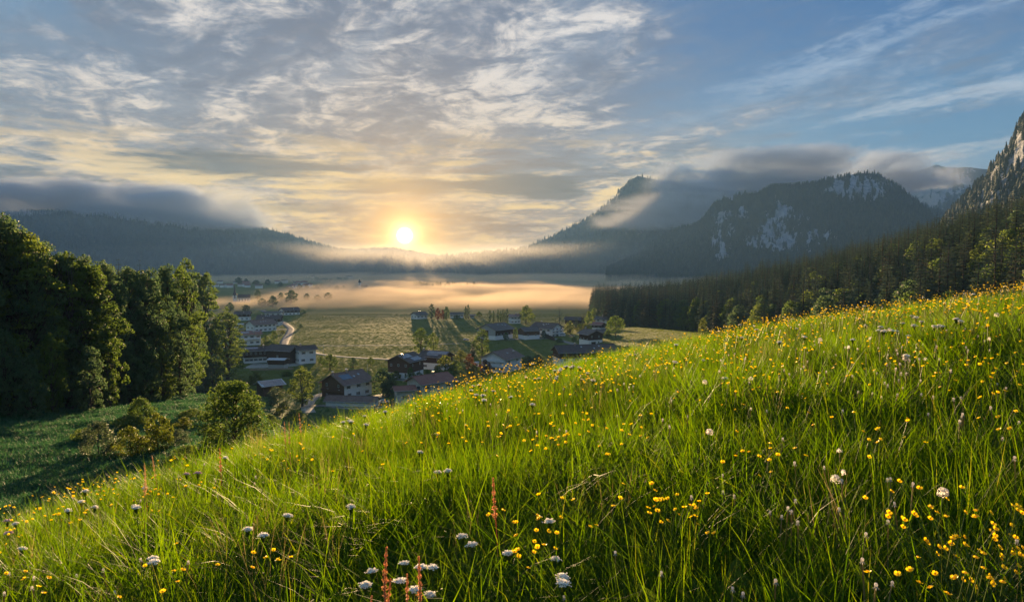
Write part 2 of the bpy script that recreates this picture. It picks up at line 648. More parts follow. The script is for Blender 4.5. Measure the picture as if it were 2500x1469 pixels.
def mountain(name, sil, crest, foot, mat, seed, label, prof=1.0, rough=0.10, rocks=(), cols=260, rows=70, zfoot=-62,
             rockslope=0.0, jag=0.0, back=1.5):
    sil = sorted(sil)
    px = np.linspace(sil[0][0], sil[-1][0], cols)
    py = np.interp(px, [s_[0] for s_ in sil], [s_[1] for s_ in sil])
    py = py + (fbm(px / 26.0, px * 0 + seed, 4, seed) - 0.5) * 9 * jag
    rs = np.array([ray(a, b) for a, b in zip(px, py)])
    az = np.arctan2(rs[:, 0], rs[:, 1]); tn = rs[:, 2] / np.hypot(rs[:, 0], rs[:, 1])
    dc = crest * (1 + (fbm(px / 180.0, px * 0, 3, seed + 3) - 0.5) * 0.25)
    zc = tn * dc
    t = np.concatenate([np.linspace(0, 1, rows), np.linspace(1.05, back, 12)])
    T, AZ_ = np.meshgrid(t, az, indexing='ij')
    DC = dc[None, :]; ZC = zc[None, :]
    dist = foot + (DC - foot) * T
    x, y = dist * np.sin(AZ_), dist * np.cos(AZ_)
    p = np.clip(T, 0, 1) ** prof
    z = zfoot + (ZC - zfoot) * p
    over = np.clip(T - 1, 0, None)
    z = z - (ZC - zfoot) * np.minimum(over * 1.6, 1.0) * 0.9
    env = np.clip(np.sin(np.pi * np.clip(T, 0, 1)), 0, 1) ** 0.8
    L = crest * 0.085
    rg = fbm(x / L, y / L, 6, seed + 7, 0.5, True)
    z = z + (rg - 0.62) * env * (ZC - zfoot) * rough * 2.4
    z = z + (fbm(x / (L * .16), y / (L * .16), 4, seed + 9, 0.55, True) - 0.62) * env * L * 0.20
    # keep everything below the skyline
    lim = np.hypot(x, y) * (tn[None, :] - 0.0015)
    z = np.where(T < 0.985, np.minimum(z, lim), z)
    rock = np.zeros_like(z)
    zz = z / np.hypot(x, y)
    ppx = px[None, :] + 0 * T
    hz = np.hypot(x, y)
    vy = CY - FPX * ((z / y) * CP + SP) / (CP - (z / y) * SP)
    for (a, b, sx_, sy_, k) in rocks:
        rock += k * np.exp(-((ppx - a) / sx_) ** 2 - ((vy - b) / sy_) ** 2)
    n = fbm(ppx / 7.0, vy / 18.0, 6, seed + 40, 0.6)
    rock = np.clip(rock * np.clip(0.35 + 3.6 * (n - 0.36), 0, 1.6), 0, 1)
    if rockslope:
        gz = np.abs(np.gradient(z, axis=0) / (np.gradient(dist, axis=0) + 1e-6))
        rock = np.clip(rock + rockslope * sm(gz, 0.5, 1.3) * (0.3 + n), 0, 1)
    v = np.stack([x, y, z], -1).reshape(-1, 3)
    nr, nc = T.shape
    i = np.arange(nr * nc).reshape(nr, nc)
    f = np.stack([i[:-1, :-1], i[:-1, 1:], i[1:, 1:], i[1:, :-1]], -1).reshape(-1, 4)[:, ::-1]
    me = mesh(name, v, f, mat, True, {'rock': rock.ravel()})
    o = obj(name, me)
    set_props(o, label, None, None, 'structure')
    return dict(o=o, x=x, y=y, z=z, rock=rock, T=T)


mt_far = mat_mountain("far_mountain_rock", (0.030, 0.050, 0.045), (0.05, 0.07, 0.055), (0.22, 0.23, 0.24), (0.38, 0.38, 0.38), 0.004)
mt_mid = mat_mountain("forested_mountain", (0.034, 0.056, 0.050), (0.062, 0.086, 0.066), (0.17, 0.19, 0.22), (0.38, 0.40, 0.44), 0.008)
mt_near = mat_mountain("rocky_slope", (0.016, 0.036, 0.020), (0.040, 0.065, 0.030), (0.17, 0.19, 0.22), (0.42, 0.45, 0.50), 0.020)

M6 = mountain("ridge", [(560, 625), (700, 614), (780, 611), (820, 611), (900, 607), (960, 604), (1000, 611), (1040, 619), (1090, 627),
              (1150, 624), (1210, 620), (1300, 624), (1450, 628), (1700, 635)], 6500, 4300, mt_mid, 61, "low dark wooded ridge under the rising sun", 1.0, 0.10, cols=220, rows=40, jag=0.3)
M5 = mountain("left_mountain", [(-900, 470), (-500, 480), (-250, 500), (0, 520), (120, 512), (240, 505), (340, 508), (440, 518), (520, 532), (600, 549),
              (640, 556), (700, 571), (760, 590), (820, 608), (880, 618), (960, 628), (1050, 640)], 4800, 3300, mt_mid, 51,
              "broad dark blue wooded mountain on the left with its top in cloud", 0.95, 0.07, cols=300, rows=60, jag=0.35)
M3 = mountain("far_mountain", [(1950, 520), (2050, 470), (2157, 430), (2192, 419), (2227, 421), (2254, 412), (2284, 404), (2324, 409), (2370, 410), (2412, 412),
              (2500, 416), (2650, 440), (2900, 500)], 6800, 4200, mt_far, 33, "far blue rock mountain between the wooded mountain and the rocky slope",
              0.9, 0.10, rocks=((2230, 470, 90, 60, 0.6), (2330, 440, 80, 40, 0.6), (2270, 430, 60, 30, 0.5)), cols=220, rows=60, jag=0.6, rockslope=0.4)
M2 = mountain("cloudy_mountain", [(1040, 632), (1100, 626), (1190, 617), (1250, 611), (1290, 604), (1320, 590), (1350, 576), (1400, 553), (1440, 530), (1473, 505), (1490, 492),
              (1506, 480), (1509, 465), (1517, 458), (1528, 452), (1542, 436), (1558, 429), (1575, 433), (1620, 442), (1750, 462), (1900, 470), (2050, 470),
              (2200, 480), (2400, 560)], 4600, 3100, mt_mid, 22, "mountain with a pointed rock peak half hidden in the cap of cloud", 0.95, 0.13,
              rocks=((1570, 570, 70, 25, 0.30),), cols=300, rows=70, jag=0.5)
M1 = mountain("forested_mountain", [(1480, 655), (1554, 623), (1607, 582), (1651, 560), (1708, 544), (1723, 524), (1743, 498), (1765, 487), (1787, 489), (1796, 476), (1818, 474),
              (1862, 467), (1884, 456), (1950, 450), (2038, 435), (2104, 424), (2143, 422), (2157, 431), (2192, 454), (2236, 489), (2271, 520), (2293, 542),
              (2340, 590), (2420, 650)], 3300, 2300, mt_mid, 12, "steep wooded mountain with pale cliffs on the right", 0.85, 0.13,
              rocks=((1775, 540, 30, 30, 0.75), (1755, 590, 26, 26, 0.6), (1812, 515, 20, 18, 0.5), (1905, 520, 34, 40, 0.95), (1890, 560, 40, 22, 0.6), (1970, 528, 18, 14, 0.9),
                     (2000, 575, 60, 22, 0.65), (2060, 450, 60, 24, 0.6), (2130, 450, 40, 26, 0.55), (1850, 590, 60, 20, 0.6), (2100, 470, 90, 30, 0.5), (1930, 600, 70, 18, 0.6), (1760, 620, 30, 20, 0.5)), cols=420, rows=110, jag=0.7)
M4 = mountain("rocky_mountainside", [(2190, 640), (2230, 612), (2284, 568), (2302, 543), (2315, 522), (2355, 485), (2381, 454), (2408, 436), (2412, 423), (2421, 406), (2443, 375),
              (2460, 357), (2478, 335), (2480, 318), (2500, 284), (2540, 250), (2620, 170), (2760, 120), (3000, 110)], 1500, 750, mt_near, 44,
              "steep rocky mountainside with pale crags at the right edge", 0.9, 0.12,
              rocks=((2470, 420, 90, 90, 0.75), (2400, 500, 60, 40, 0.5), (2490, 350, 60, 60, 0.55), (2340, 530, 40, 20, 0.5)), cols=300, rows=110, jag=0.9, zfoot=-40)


def cone_tree(seed, broad=False):
    r = np.random.default_rng(seed)
    v, f = [], []
    lay = 4
    for l in range(lay):
        zb, zt = l / lay * 0.92, (l + 1.7) / (lay + 0.7)
        rad = 0.20 * (1 - l / lay) + 0.03
        if broad: rad *= 1.6
        b = len(v)
        k = 7
        for q in range(k):
            a = 2 * math.pi * (q + r.uniform(-.2, .2)) / k
            rr = rad * r.uniform(0.65, 1.15)
            v.append((rr * math.cos(a), rr * math.sin(a), zb + r.uniform(-0.03, 0.03)))
        v.append((0, 0, min(zt, 1.0)))
        for q in range(k):
            f.append((b + q, b + (q + 1) % k, b + k))
    return mesh("far_spruce", v, f, MAT_FARTREE, False, {'rnd': r.random(len(v))})


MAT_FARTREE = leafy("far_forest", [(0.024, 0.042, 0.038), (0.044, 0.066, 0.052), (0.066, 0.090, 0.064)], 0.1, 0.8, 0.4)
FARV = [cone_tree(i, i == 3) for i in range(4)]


def forest_cover(name, M, n, h0, h1, seed, label, tmax=1.0):
    r = np.random.default_rng(seed)
    x, y, z, rk, T = (M[k] for k in ('x', 'y', 'z', 'rock', 'T'))
    nr, nc = x.shape
    ii = r.uniform(0, nr - 1.001, n * 3); jj = r.uniform(0, nc - 1.001, n * 3)
    i0, j0 = ii.astype(int), jj.astype(int); fi, fj = ii - i0, jj - j0

    def bl(a): return (a[i0, j0] * (1 - fi) * (1 - fj) + a[i0 + 1, j0] * fi * (1 - fj) + a[i0, j0 + 1] * (1 - fi) * fj + a[i0 + 1, j0 + 1] * fi * fj)
    X, Y, Z, K, TT = bl(x), bl(y), bl(z), bl(rk), bl(T)
    ok = (K < 0.42 + 0.3 * r.random(n * 3)) & (TT <= tmax) & (np.abs(np.arctan2(X, Y)) < 0.68)
    X, Y, Z = X[ok][:n], Y[ok][:n], Z[ok][:n]
    m = len(X)
    rot = np.stack([np.zeros(m), np.zeros(m), r.uniform(0, 6.28, m)], 1)
    o = scatter(name, np.stack([X, Y, Z - 1.0], 1), rot, r.uniform(h0, h1, m), r.integers(0, 4, m), FARV)
    set_props(o, label)
    return o


forest_cover("mountain_forest", M1, 13000, 11, 21, 1, "dense spruce forest covering the wooded mountain with pale cliffs")
forest_cover("mountain_forest", M4, 9000, 8, 17, 2, "spruces clinging to the rocky mountainside at the right edge")
forest_cover("mountain_forest", M2, 9000, 16, 28, 3, "dark forest on the flank of the cloud capped mountain")
forest_cover("mountain_forest", M5, 9000, 16, 26, 4, "dark forest on the broad left mountain")
forest_cover("mountain_forest", M6, 5000, 16, 26, 5, "dark forest along the low ridge under the sun")


# ------------------------------------------------------------------ air, fog and cloud wreaths
def box_mesh(name, x0, x1, y0, y1, z0, z1, mat):
    return MB().box(x0, x1, y0, y1, z0, z1).mesh(name, mat)


HAZE = 0.000080
m_, g_, out_ = nmat("haze_air")
pv = g_.new('ShaderNodeVolumePrincipled')
pv.inputs['Color'].default_value = (0.34, 0.62, 1.0, 1)
pv.inputs['Density'].default_value = HAZE
pv.inputs['Anisotropy'].default_value = -0.2
g_.nt.links.new(pv.outputs[0], out_.inputs['Volume'])
hz = obj("haze", box_mesh("haze", -6500, 6500, -300, 7000, -75, 900, m_))
set_props(hz, "thin morning haze over the whole valley", None, None, 'stuff')


def fog(name, lo, hi, dens, label, col=(1.0, 0.93, 0.86), aniso=0.6, ns=0.004, stretch=(1, 1, 3), thr=(0.42, 0.62), seed=0.0, edge=0.25, topfall=True, rate=1.0, nw=1.0, det=5):
    """a bank of fog: a box of air whose density fades out towards its sides and breaks up into drifts"""
    lo, hi = np.array(lo, float), np.array(hi, float)
    c, h = (lo + hi) / 2, (hi - lo) / 2
    m, g, out = nmat(name)
    p = coords(g, 'Object')
    s = g.new('ShaderNodeSeparateXYZ'); g.put(s.inputs[0], p)
    mp = g.new('ShaderNodeMapping'); g.put(mp.inputs[0], p)
    mp.inputs['Scale'].default_value = stretch; mp.inputs['Location'].default_value = (seed * 917, seed * 431, seed)
    n = g.noise(mp.outputs[0], ns, det, 0.62, 0.5)
    ex = g.sstep(g.m('ABSOLUTE', s.outputs[0]), h[0], h[0] * (1 - edge * 1.6))
    ey = g.sstep(g.m('ABSOLUTE', s.outputs[1]), h[1], h[1] * (1 - edge))
    ez = g.sstep(s.outputs[2], h[2], -h[2] * 0.6) if topfall else g.sstep(g.m('ABSOLUTE', s.outputs[2]), h[2], h[2] * 0.3)
    e = g.mul(g.mul(ex, ey), ez)
    q = g.sstep(g.sub(g.add(g.mul(n, nw), g.mul(e, 0.42)), 0.30 + 0.5 * (nw - 1)), thr[0], thr[1])
    d = g.mul(g.mul(q, g.sstep(e, 0.0, 0.3)), dens)
    v = g.new('ShaderNodeVolumePrincipled')
    v.inputs['Color'].default_value = (*col, 1)
    v.inputs['Anisotropy'].default_value = aniso
    g.put(v.inputs['Density'], d)
    g.nt.links.new(v.outputs[0], out.inputs['Volume'])
    try:
        m.cycles.volume_step_rate = rate
    except Exception:
        pass
    o = obj(name, box_mesh(name, -h[0], h[0], -h[1], h[1], -h[2], h[2], m), None, c)
    set_props(o, label, None, None, 'stuff')
    return o


fog("fog_bank", (-680, 820, -63), (1150, 2050, -36), 0.0095, "glowing low fog lying across the valley floor", ns=0.0048, stretch=(1, 0.6, 4), seed=1.0, aniso=0.25, col=(0.94, 0.76, 0.55), thr=(0.36, 0.68), det=7)
fog("fog_bank", (-1500, 1900, -63), (1700, 3300, -28), 0.0050, "far golden fog over the fields below the ridge", ns=0.0034, stretch=(1, 0.6, 4), seed=2.0, aniso=0.3, col=(0.95, 0.77, 0.55), thr=(0.38, 0.68), det=7)
W = dict(rate=0.5, nw=1.9, det=8, topfall=False, aniso=-0.25, edge=0.5, thr=(0.26, 0.66))
fog("cloud_wreath", (540, 3450, 285), (2360, 3900, 600), 0.0120, "grey cap of cloud lying over the rock peak and the wooded mountain", col=(0.68, 0.77, 0.92), ns=0.0054, stretch=(0.55, 0.55, 1.2), seed=3.0, **W)
fog("cloud_wreath", (260, 3350, 130), (1300, 3650, 360), 0.0062, "pale strip of cloud lying across the flank of the cloudy mountain", col=(0.80, 0.82, 0.86), ns=0.006, stretch=(0.5, 0.5, 1.4), seed=4.0, **W)
fog("cloud_wreath", (-4000, 3900, 90), (-1050, 4450, 500), 0.0130, "grey bank of cloud spilling over the top of the left mountain", col=(0.74, 0.82, 0.94), ns=0.0055, stretch=(0.55, 0.55, 1.2), seed=5.0, **W)

fog("mist", (-3000, 2400, -63), (2300, 4300, 110), 0.00042, "thin golden mist hanging before the foot of the ridge and the mountains", col=(0.95, 0.86, 0.74), aniso=0.3, ns=0.0016, stretch=(1, 1, 4), thr=(0.05, 0.75), seed=6.0, edge=0.5, det=4)

# ------------------------------------------------------------------ trees
BARK = simple("bark", (0.045, 0.033, 0.024), (0.10, 0.08, 0.062), 6, 0.95, 0.1, 0.6, stretch=(1, 1, 0.25))
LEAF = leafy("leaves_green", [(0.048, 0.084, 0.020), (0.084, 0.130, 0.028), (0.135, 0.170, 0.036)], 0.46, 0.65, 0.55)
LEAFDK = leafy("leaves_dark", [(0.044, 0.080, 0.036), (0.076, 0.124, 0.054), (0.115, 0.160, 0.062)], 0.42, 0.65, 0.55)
LEAFGY = leafy("leaves_grey_green", [(0.045, 0.070, 0.035), (0.075, 0.105, 0.050), (0.11, 0.14, 0.07)], 0.35, 0.55, 0.7)
LEAFYE = leafy("leaves_yellow_green", [(0.060, 0.085, 0.014), (0.10, 0.125, 0.020), (0.15, 0.16, 0.03)], 0.45, 0.5, 0.7)
LEAFRD = leafy("leaves_copper", [(0.080, 0.032, 0.016), (0.13, 0.052, 0.022), (0.17, 0.085, 0.03)], 0.35, 0.5, 0.7)
NEEDLE = leafy("needles", [(0.030, 0.056, 0.034), (0.066, 0.098, 0.050), (0.120, 0.146, 0.064)], 0.24, 0.7, 0.35)
NEEDLEBR = leafy("needles_brownish", [(0.055, 0.050, 0.024), (0.085, 0.078, 0.034), (0.11, 0.10, 0.04)], 0.16, 0.7, 0.6)


def unit(v):
    return v / (np.linalg.norm(v, axis=-1, keepdims=True) + 1e-9)


def leaf_mesh(name, P, N, size, rng, mat, rnd, aspect=0.62):
    """rhombic folded leaves at P facing N"""
    n = len(P)
    N = unit(N + rng.normal(0, 0.75, (n, 3)))
    A = unit(np.cross(N, rng.normal(0, 1, (n, 3))))
    A[:, 2] -= 0.35
    A = unit(A)
    B = unit(np.cross(N, A))
    s = (size * rng.uniform(0.55, 1.25, n))[:, None]
    fold = N * s * 0.16
    v = np.stack([P - A * s * 0.5, P + B * s * aspect * 0.5 + fold, P + A * s * 0.5, P - B * s * aspect * 0.5 + fold], 1).reshape(-1, 3)
    f = np.arange(n * 4).reshape(n, 4)
    return mesh(name, v, f, mat, False, {'rnd': np.repeat(rnd, 4)})


def broad_tree(seed, H, W, lo, leaves, size, mat, nl=26, shape=1.0, trunk_r=None, lobe=(0.26, 0.44), flat=0.82, jag=(0.75, 1.08)):
    """crown of leaf clumps carried by limbs; W is the crown's width"""
    r = np.random.default_rng(seed)
    tr = trunk_r or H * 0.018
    mb = MB()
    top = H * 0.86
    tp = [(0, 0, -0.6)]
    for i in range(1, 6):
        tp.append((r.normal(0, H * 0.008) * i, r.normal(0, H * 0.008) * i, top * i / 5))
    mb.tube(tp, [tr * q for q in (1.35, 1.0, 0.8, 0.6, 0.38, 0.12)], 7)
    tp = np.array(tp)
    cs, rs = [], []
    for k in range(nl):
        t = (k + 0.5) / nl
        z = H * (lo + (1 - lo) * (t ** 0.9)) * r.uniform(0.96, 1.0)
        q = (z / H - lo) / (1 - lo)
        prof = math.sin(math.pi * min(max(0.10 + 0.86 * q ** shape, 0.03), 0.985)) ** 0.7
        lr = W * 0.5 * r.uniform(*lobe) * (0.55 + 0.45 * prof)
        a = k * 2.39996 + r.uniform(-0.5, 0.5)
        rad = max(W * 0.5 * prof * r.uniform(*jag) - lr * 0.7, 0)
        c = np.array((rad * math.cos(a), rad * math.sin(a), min(z, H - lr * 0.6)))
        cs.append(c); rs.append(lr)
        i = min(int(max(z - rad * 0.5, H * lo * 0.8) / top * 5), 4)
        b0 = tp[0] + (tp[5] - tp[0]) * max((z - rad * 0.6 - H * 0.05) / H, 0.04)
        mid = (b0 + c) / 2 + np.array((0, 0, -0.04 * rad))
        mb.tube([b0, mid, c], [tr * 0.32, tr * 0.2, tr * 0.05], 4, False)
    per = np.array([x * x for x in rs]); per = (per / per.sum() * leaves).astype(int)
    P, N, rn = [], [], []
    for c, lr, k in zip(cs, rs, per):
        d = unit(r.normal(0, 1, (k, 3)) + np.array((c[0], c[1], 0)) / (W * 0.5) * 0.5 + np.array((0, 0, 0.25)))
        rr = lr * (r.uniform(0.30, 1.0, k) ** 0.45) * (1 + 0.25 * np.sin(d[:, 0] * 7 + seed) * np.cos(d[:, 1] * 6))
        p = c + d * rr[:, None] * np.array((1, 1, flat)) - np.array((0, 0, 1.0)) * ((d[:, 0] ** 2 + d[:, 1] ** 2) * lr * (0.82 - flat) * 1.4)[:, None]
        P.append(p); N.append(d + np.array((0, 0, 0.3)))
        rn.append(np.clip(r.uniform(0, 1) * 0.5 + r.random(k) * 0.6, 0, 1))
    P = np.concatenate(P); N = np.concatenate(N); rn = np.concatenate(rn)
    P[:, 2] = np.maximum(P[:, 2], H * 0.005)
    crown = leaf_mesh("crown", P, N, size, r, mat, rn)
    return dict(H=H, W=W, parts=[("trunk", mb.mesh("trunk", BARK, True)), ("crown", crown)])


def spruce_tree(seed, H, W, mat, levels=24, per=8, lo=0.06, dens=4, open_=1.0):
    r = np.random.default_rng(seed)
    mb = MB().tube([(0, 0, -0.6), (0, 0, H * 0.5), (0, 0, H * 0.96)], [H * 0.014, H * 0.008, H * 0.0008], 6)
    v, f, rn = [], [], []

    def kite(a, b, wd, sag, c):
        ax = b - a
        s = unit(np.cross(ax, (0, 0, 1.0)))
        m = a + ax * 0.45
        q = len(v)
        v.extend([a, m + s * wd + (0, 0, -sag), b, m - s * wd + (0, 0, -sag)])
        f.append((q, q + 1, q + 2, q + 3)); rn.extend([c] * 4)
    for l in range(levels):
        t = (l + r.uniform(-0.3, 0.3)) / levels
        z = H * (lo + (1 - lo) * t)
        rad = W * 0.5 * ((1 - t) ** 0.72) * (0.65 + 0.35 * min(1, t * 6)) + W * 0.012
        k = max(4, int(per * (0.5 + 0.6 * (1 - t))))
        for j in range(k):
            a = 2 * math.pi * (j + r.uniform(-0.35, 0.35)) / k + l * 0.7
            ln = rad * r.uniform(0.62, 1.12)
            d = np.array((math.cos(a), math.sin(a), 0))
            up = r.uniform(-0.42, -0.12) + 0.5 * t
            b0 = np.array((0, 0, z)); tip = b0 + d * ln + np.array((0, 0, ln * up))
            c = r.random()
            kite(b0 + d * ln * 0.05, tip, ln * 0.20 * open_, ln * 0.10, c)
            for q in range(dens):
                u = r.uniform(0.35, 0.95)
                o = b0 + (tip - b0) * u
                sd = unit(np.array((-d[1], d[0], 0)) * r.choice((-1, 1)) + d * r.uniform(0.2, 0.9) + np.array((0, 0, -r.uniform(0.25, 1.1))))
                kite(o, o + sd * ln * r.uniform(0.22, 0.42), ln * 0.085, ln * 0.02, min(1, max(0, c + r.uniform(-0.3, 0.3))))
    me = mesh("crown", np.array(v), np.array(f), mat, False, {'rnd': np.array(rn)})
    return dict(H=H, W=W, parts=[("trunk", mb.mesh("trunk", BARK, True)), ("crown", me)])


LIB = {}
RG = dict(lobe=(0.14, 0.36), flat=0.55, jag=(0.45, 1.22))
LIB['tall'] = [broad_tree(100 + i, 25, 12, 0.06, 9500, 0.46, LEAFDK, 74, 0.85, **RG) for i in range(4)]
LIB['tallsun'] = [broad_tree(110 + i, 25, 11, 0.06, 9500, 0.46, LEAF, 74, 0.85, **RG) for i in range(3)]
LIB['under'] = [broad_tree(120 + i, 11, 8, 0.0, 5000, 0.40, LEAFDK if i else LEAF, 46, 0.7, **RG) for i in range(3)]
LIB['nearround'] = [broad_tree(130, 9.5, 8.5, 0.02, 12000, 0.28, LEAF, 70, 0.62, lobe=(0.16, 0.36), flat=0.65, jag=(0.6, 1.15))]
LIB['shrubgy'] = [broad_tree(140 + i, 4, 5, 0.0, 4200, 0.22, LEAFGY, 16, 0.6, 0.06) for i in range(2)]
LIB['shrubye'] = [broad_tree(145 + i, 4, 4.4, 0.0, 4200, 0.22, LEAFYE, 16, 0.6, 0.06) for i in range(2)]
LIB['shrubgr'] = [broad_tree(150 + i, 3, 5, 0.0, 3600, 0.24, LEAF, 16, 0.55, 0.06) for i in range(2)]
LIB['round'] = [broad_tree(160 + i, 10, 8, 0.14, 1900, 0.60, LEAF, 20, 0.7) for i in range(3)]
LIB['rounddk'] = [broad_tree(165 + i, 12, 9, 0.08, 1900, 0.75, LEAFDK, 20, 0.7) for i in range(2)]
LIB['roundye'] = [broad_tree(170 + i, 9, 7, 0.06, 1900, 0.55, LEAFYE, 20, 0.7) for i in range(2)]
LIB['copper'] = [broad_tree(175 + i, 9, 7, 0.06, 1800, 0.55, LEAFRD, 18, 0.7) for i in range(2)]
LIB['column'] = [broad_tree(180 + i, 16, 5.2, 0.03, 1900, 0.65, LEAFDK, 22, 1.0) for i in range(2)]
LIB['birch'] = [broad_tree(185, 16, 8, 0.08, 3000, 0.60, LEAF, 26, 0.9)]
LIB['orchard'] = [broad_tree(190, 12, 12, 0.30, 2300, 0.65, LEAF, 20, 0.7)]
LIB['wood'] = [broad_tree(200 + i, 22, 15, 0.05, 3200, 0.95, LEAF, 30, 0.75) for i in range(3)]
LIB['wooddk'] = [broad_tree(210 + i, 22, 14, 0.05, 3200, 0.95, LEAFDK, 30, 0.75) for i in range(2)]
LIB['spruce'] = [spruce_tree(220 + i, 30, 10.5 - i * 0.5, NEEDLE, 30, 10, dens=5) for i in range(4)]
LIB['sprucebr'] = [spruce_tree(230 + i, 28, 10, NEEDLEBR, 28, 10, dens=5) for i in range(2)]
LIB['larch'] = [spruce_tree(235, 18, 10, NEEDLE, 11, 6, 0.15, 3, 0.9)]
_tn = [0]


def tree(kind, loc, H, W, label, group=None, name="tree", cat="tree", v=None):
    lib = LIB[kind]
    _tn[0] += 1
    d = lib[(_tn[0] * 7 + 3) % len(lib) if v is None else v]
    o = thing(name, label, cat, loc, random.uniform(0, 6.28), group)
    o.scale = (W / d['W'], W / d['W'], H / d['H'])
    for nm, me in d['parts']:
        obj(nm if nm != 'crown' or cat != 'shrub' else 'foliage', me, o)
    return o


def tree_px(kind, px, top, base, wpx, label, group=None, name="tree", cat="tree", v=None, sink=0.0):
    p = hit(px, base, lo=14.0, surf=valley)
    H = (base - top) / FPX * p[1] * 1.01
    W = wpx / FPX * p[1]
    return tree(kind, p - np.array((0, 0, sink)), H, W, label, group, name, cat, v)


# -- wood on the left ------------------------------------------------
def L(px, pts):
    return float(np.interp(px, [p[0] for p in pts], [p[1] for p in pts]))


LBASE = [(-300, 1050), (-80, 1026), (0, 1018), (200, 1004), (300, 990), (420, 968), (540, 953), (600, 925)]
LTOP = [(-300, 470), (-80, 500), (10, 510), (45, 528), (80, 556), (120, 586), (160, 605), (205, 615), (240, 626), (285, 640), (330, 640), (380, 642), (405, 634),
        (440, 634), (470, 640), (492, 655), (530, 700)]
rl = np.random.default_rng(5)
grp = "broadleaved trees packed in the dark wood on the left"
lab = "tall leafy tree packed into the dark wood at the left"
for px, top in ((-70, 505), (-20, 520), (28, 520), (70, 556), (118, 590), (165, 612), (212, 618), (262, 632), (320, 648), (372, 646), (415, 640)):
    tree_px('tall', px, top + rl.uniform(-4, 6), L(px, LBASE) - 10, 118 + rl.uniform(-10, 25), lab, grp, "broadleaf_tree")
for row, (dk, dtop) in enumerate(((1.13, 4), (1.30, 14), (1.5, 26))):
    for px in range(-110, 470, 46):
        q = px + rl.uniform(-14, 14)
        p = hit(q, L(q, LBASE), lo=14.0, surf=valley)
        g_ = at_dist(q, p[1] * dk)
        ty = L(q, LTOP) + dtop + rl.uniform(0, 16)
        zt = ray(q, ty); zt = zt[2] / zt[1] * g_[1]
        H = float(zt - g_[2])
        if H < 10: continue
        tree('tallsun' if rl.random() < 0.45 else 'tall', g_, H, rl.uniform(8.5, 11), lab, grp, "broadleaf_tree")
for q, w, top in ((290, 44, 626), (342, 46, 628), (250, 40, 622)):
    p = hit(q, L(q, LBASE), lo=14.0, surf=valley); g_ = at_dist(q, p[1] * 1.22)
    zt = ray(q, top); H = float(zt[2] / zt[1] * g_[1] - g_[2])
    tree('spruce', g_, H, 7.0, "dark spruce tip rising above the leafy crowns of the left wood", "spruces among the left wood", "spruce_tree")
tree_px('tallsun', 462, 630, 958, 120, "tall yellow lit tree closing the right end of the left wood", None, "broadleaf_tree", v=0)
tree_px('tallsun', 505, 660, 950, 105, "slim sunlit tree leaning out at the right end of the left wood", None, "broadleaf_tree", v=1)
tree_px('tallsun', 556, 758, 925, 92, "low golden edged tree standing apart at the foot of the left wood's right end", None, "broadleaf_tree", v=1)
grp = "young trees along the front edge of the left wood"
for px, top in ((-40, 840), (20, 800), (75, 860), (128, 812), (178, 850), (222, 838), (268, 800), (318, 860), (352, 820), (398, 850), (440, 800), (482, 830), (520, 800)):
    tree_px('under', px, top, L(px, LBASE) + rl.uniform(-2, 4), 80 + rl.uniform(-8, 22), "young leafy tree on the front edge of the left wood", grp, "young_tree")

# -- bushes of the lower meadow --------------------------------------
tree_px('nearround', 572, 926, 1104, 205, "big round leafy tree standing alone below the flower slope", None, "round_tree")
S = dict(name="shrub", cat="shrub")
tree_px('shrubgr', 345, 972, 1018, 72, "bright green round shrub in front of the left wood", **S)
tree_px('shrubgy', 240, 1030, 1112, 96, "grey green willow shrub, leftmost of the shrubs in the dark meadow", **S)
tree_px('shrubye', 318, 1042, 1110, 84, "pale yellow green shrub between the grey willow and the golden shrub", **S)
tree_px('shrubye', 385, 1008, 1100, 84, "tall golden green shrub in the middle of the shrub row", **S)
tree_px('shrubgy', 436, 1048, 1088, 58, "brownish low shrub right of the golden shrub", **S)
tree_px('shrubgr', 205, 1045, 1078, 70, "dark low shrub behind the grey willow shrub", **S)
tree_px('shrubgr', 318, 1012, 1040, 90, "flat dark hummock of scrub below the bright green shrub", **S)
tree_px('shrubgr', 470, 1000, 1022, 90, "low scrub hummock left behind the big round tree", **S)
tree_px('shrubye', 448, 1018, 1046, 46, "small pale shrub in the gap left of the big round tree", **S)
tree_px('shrubgr', 455, 1088, 1120, 90, "grassy scrub mound in front of the shrub row", **S)
tree_px('shrubye', 690, 985, 1016, 48, "yellow green shrub beside the near road bend", **S)
tree_px('shrubgr', 722, 1000, 1024, 52, "low green shrub at the left kerb of the near road bend", **S)
tree_px('shrubgr', 660, 1012, 1040, 52, "dark scrub right of the big round tree", **S)
tree_px('shrubye', 625, 908, 938, 40, "yellow green bush above the solar roofed barn", **S)
tree_px('shrubgy', 678, 945, 990, 62, "thin pale shrub in front of the solar roofed barn", **S)

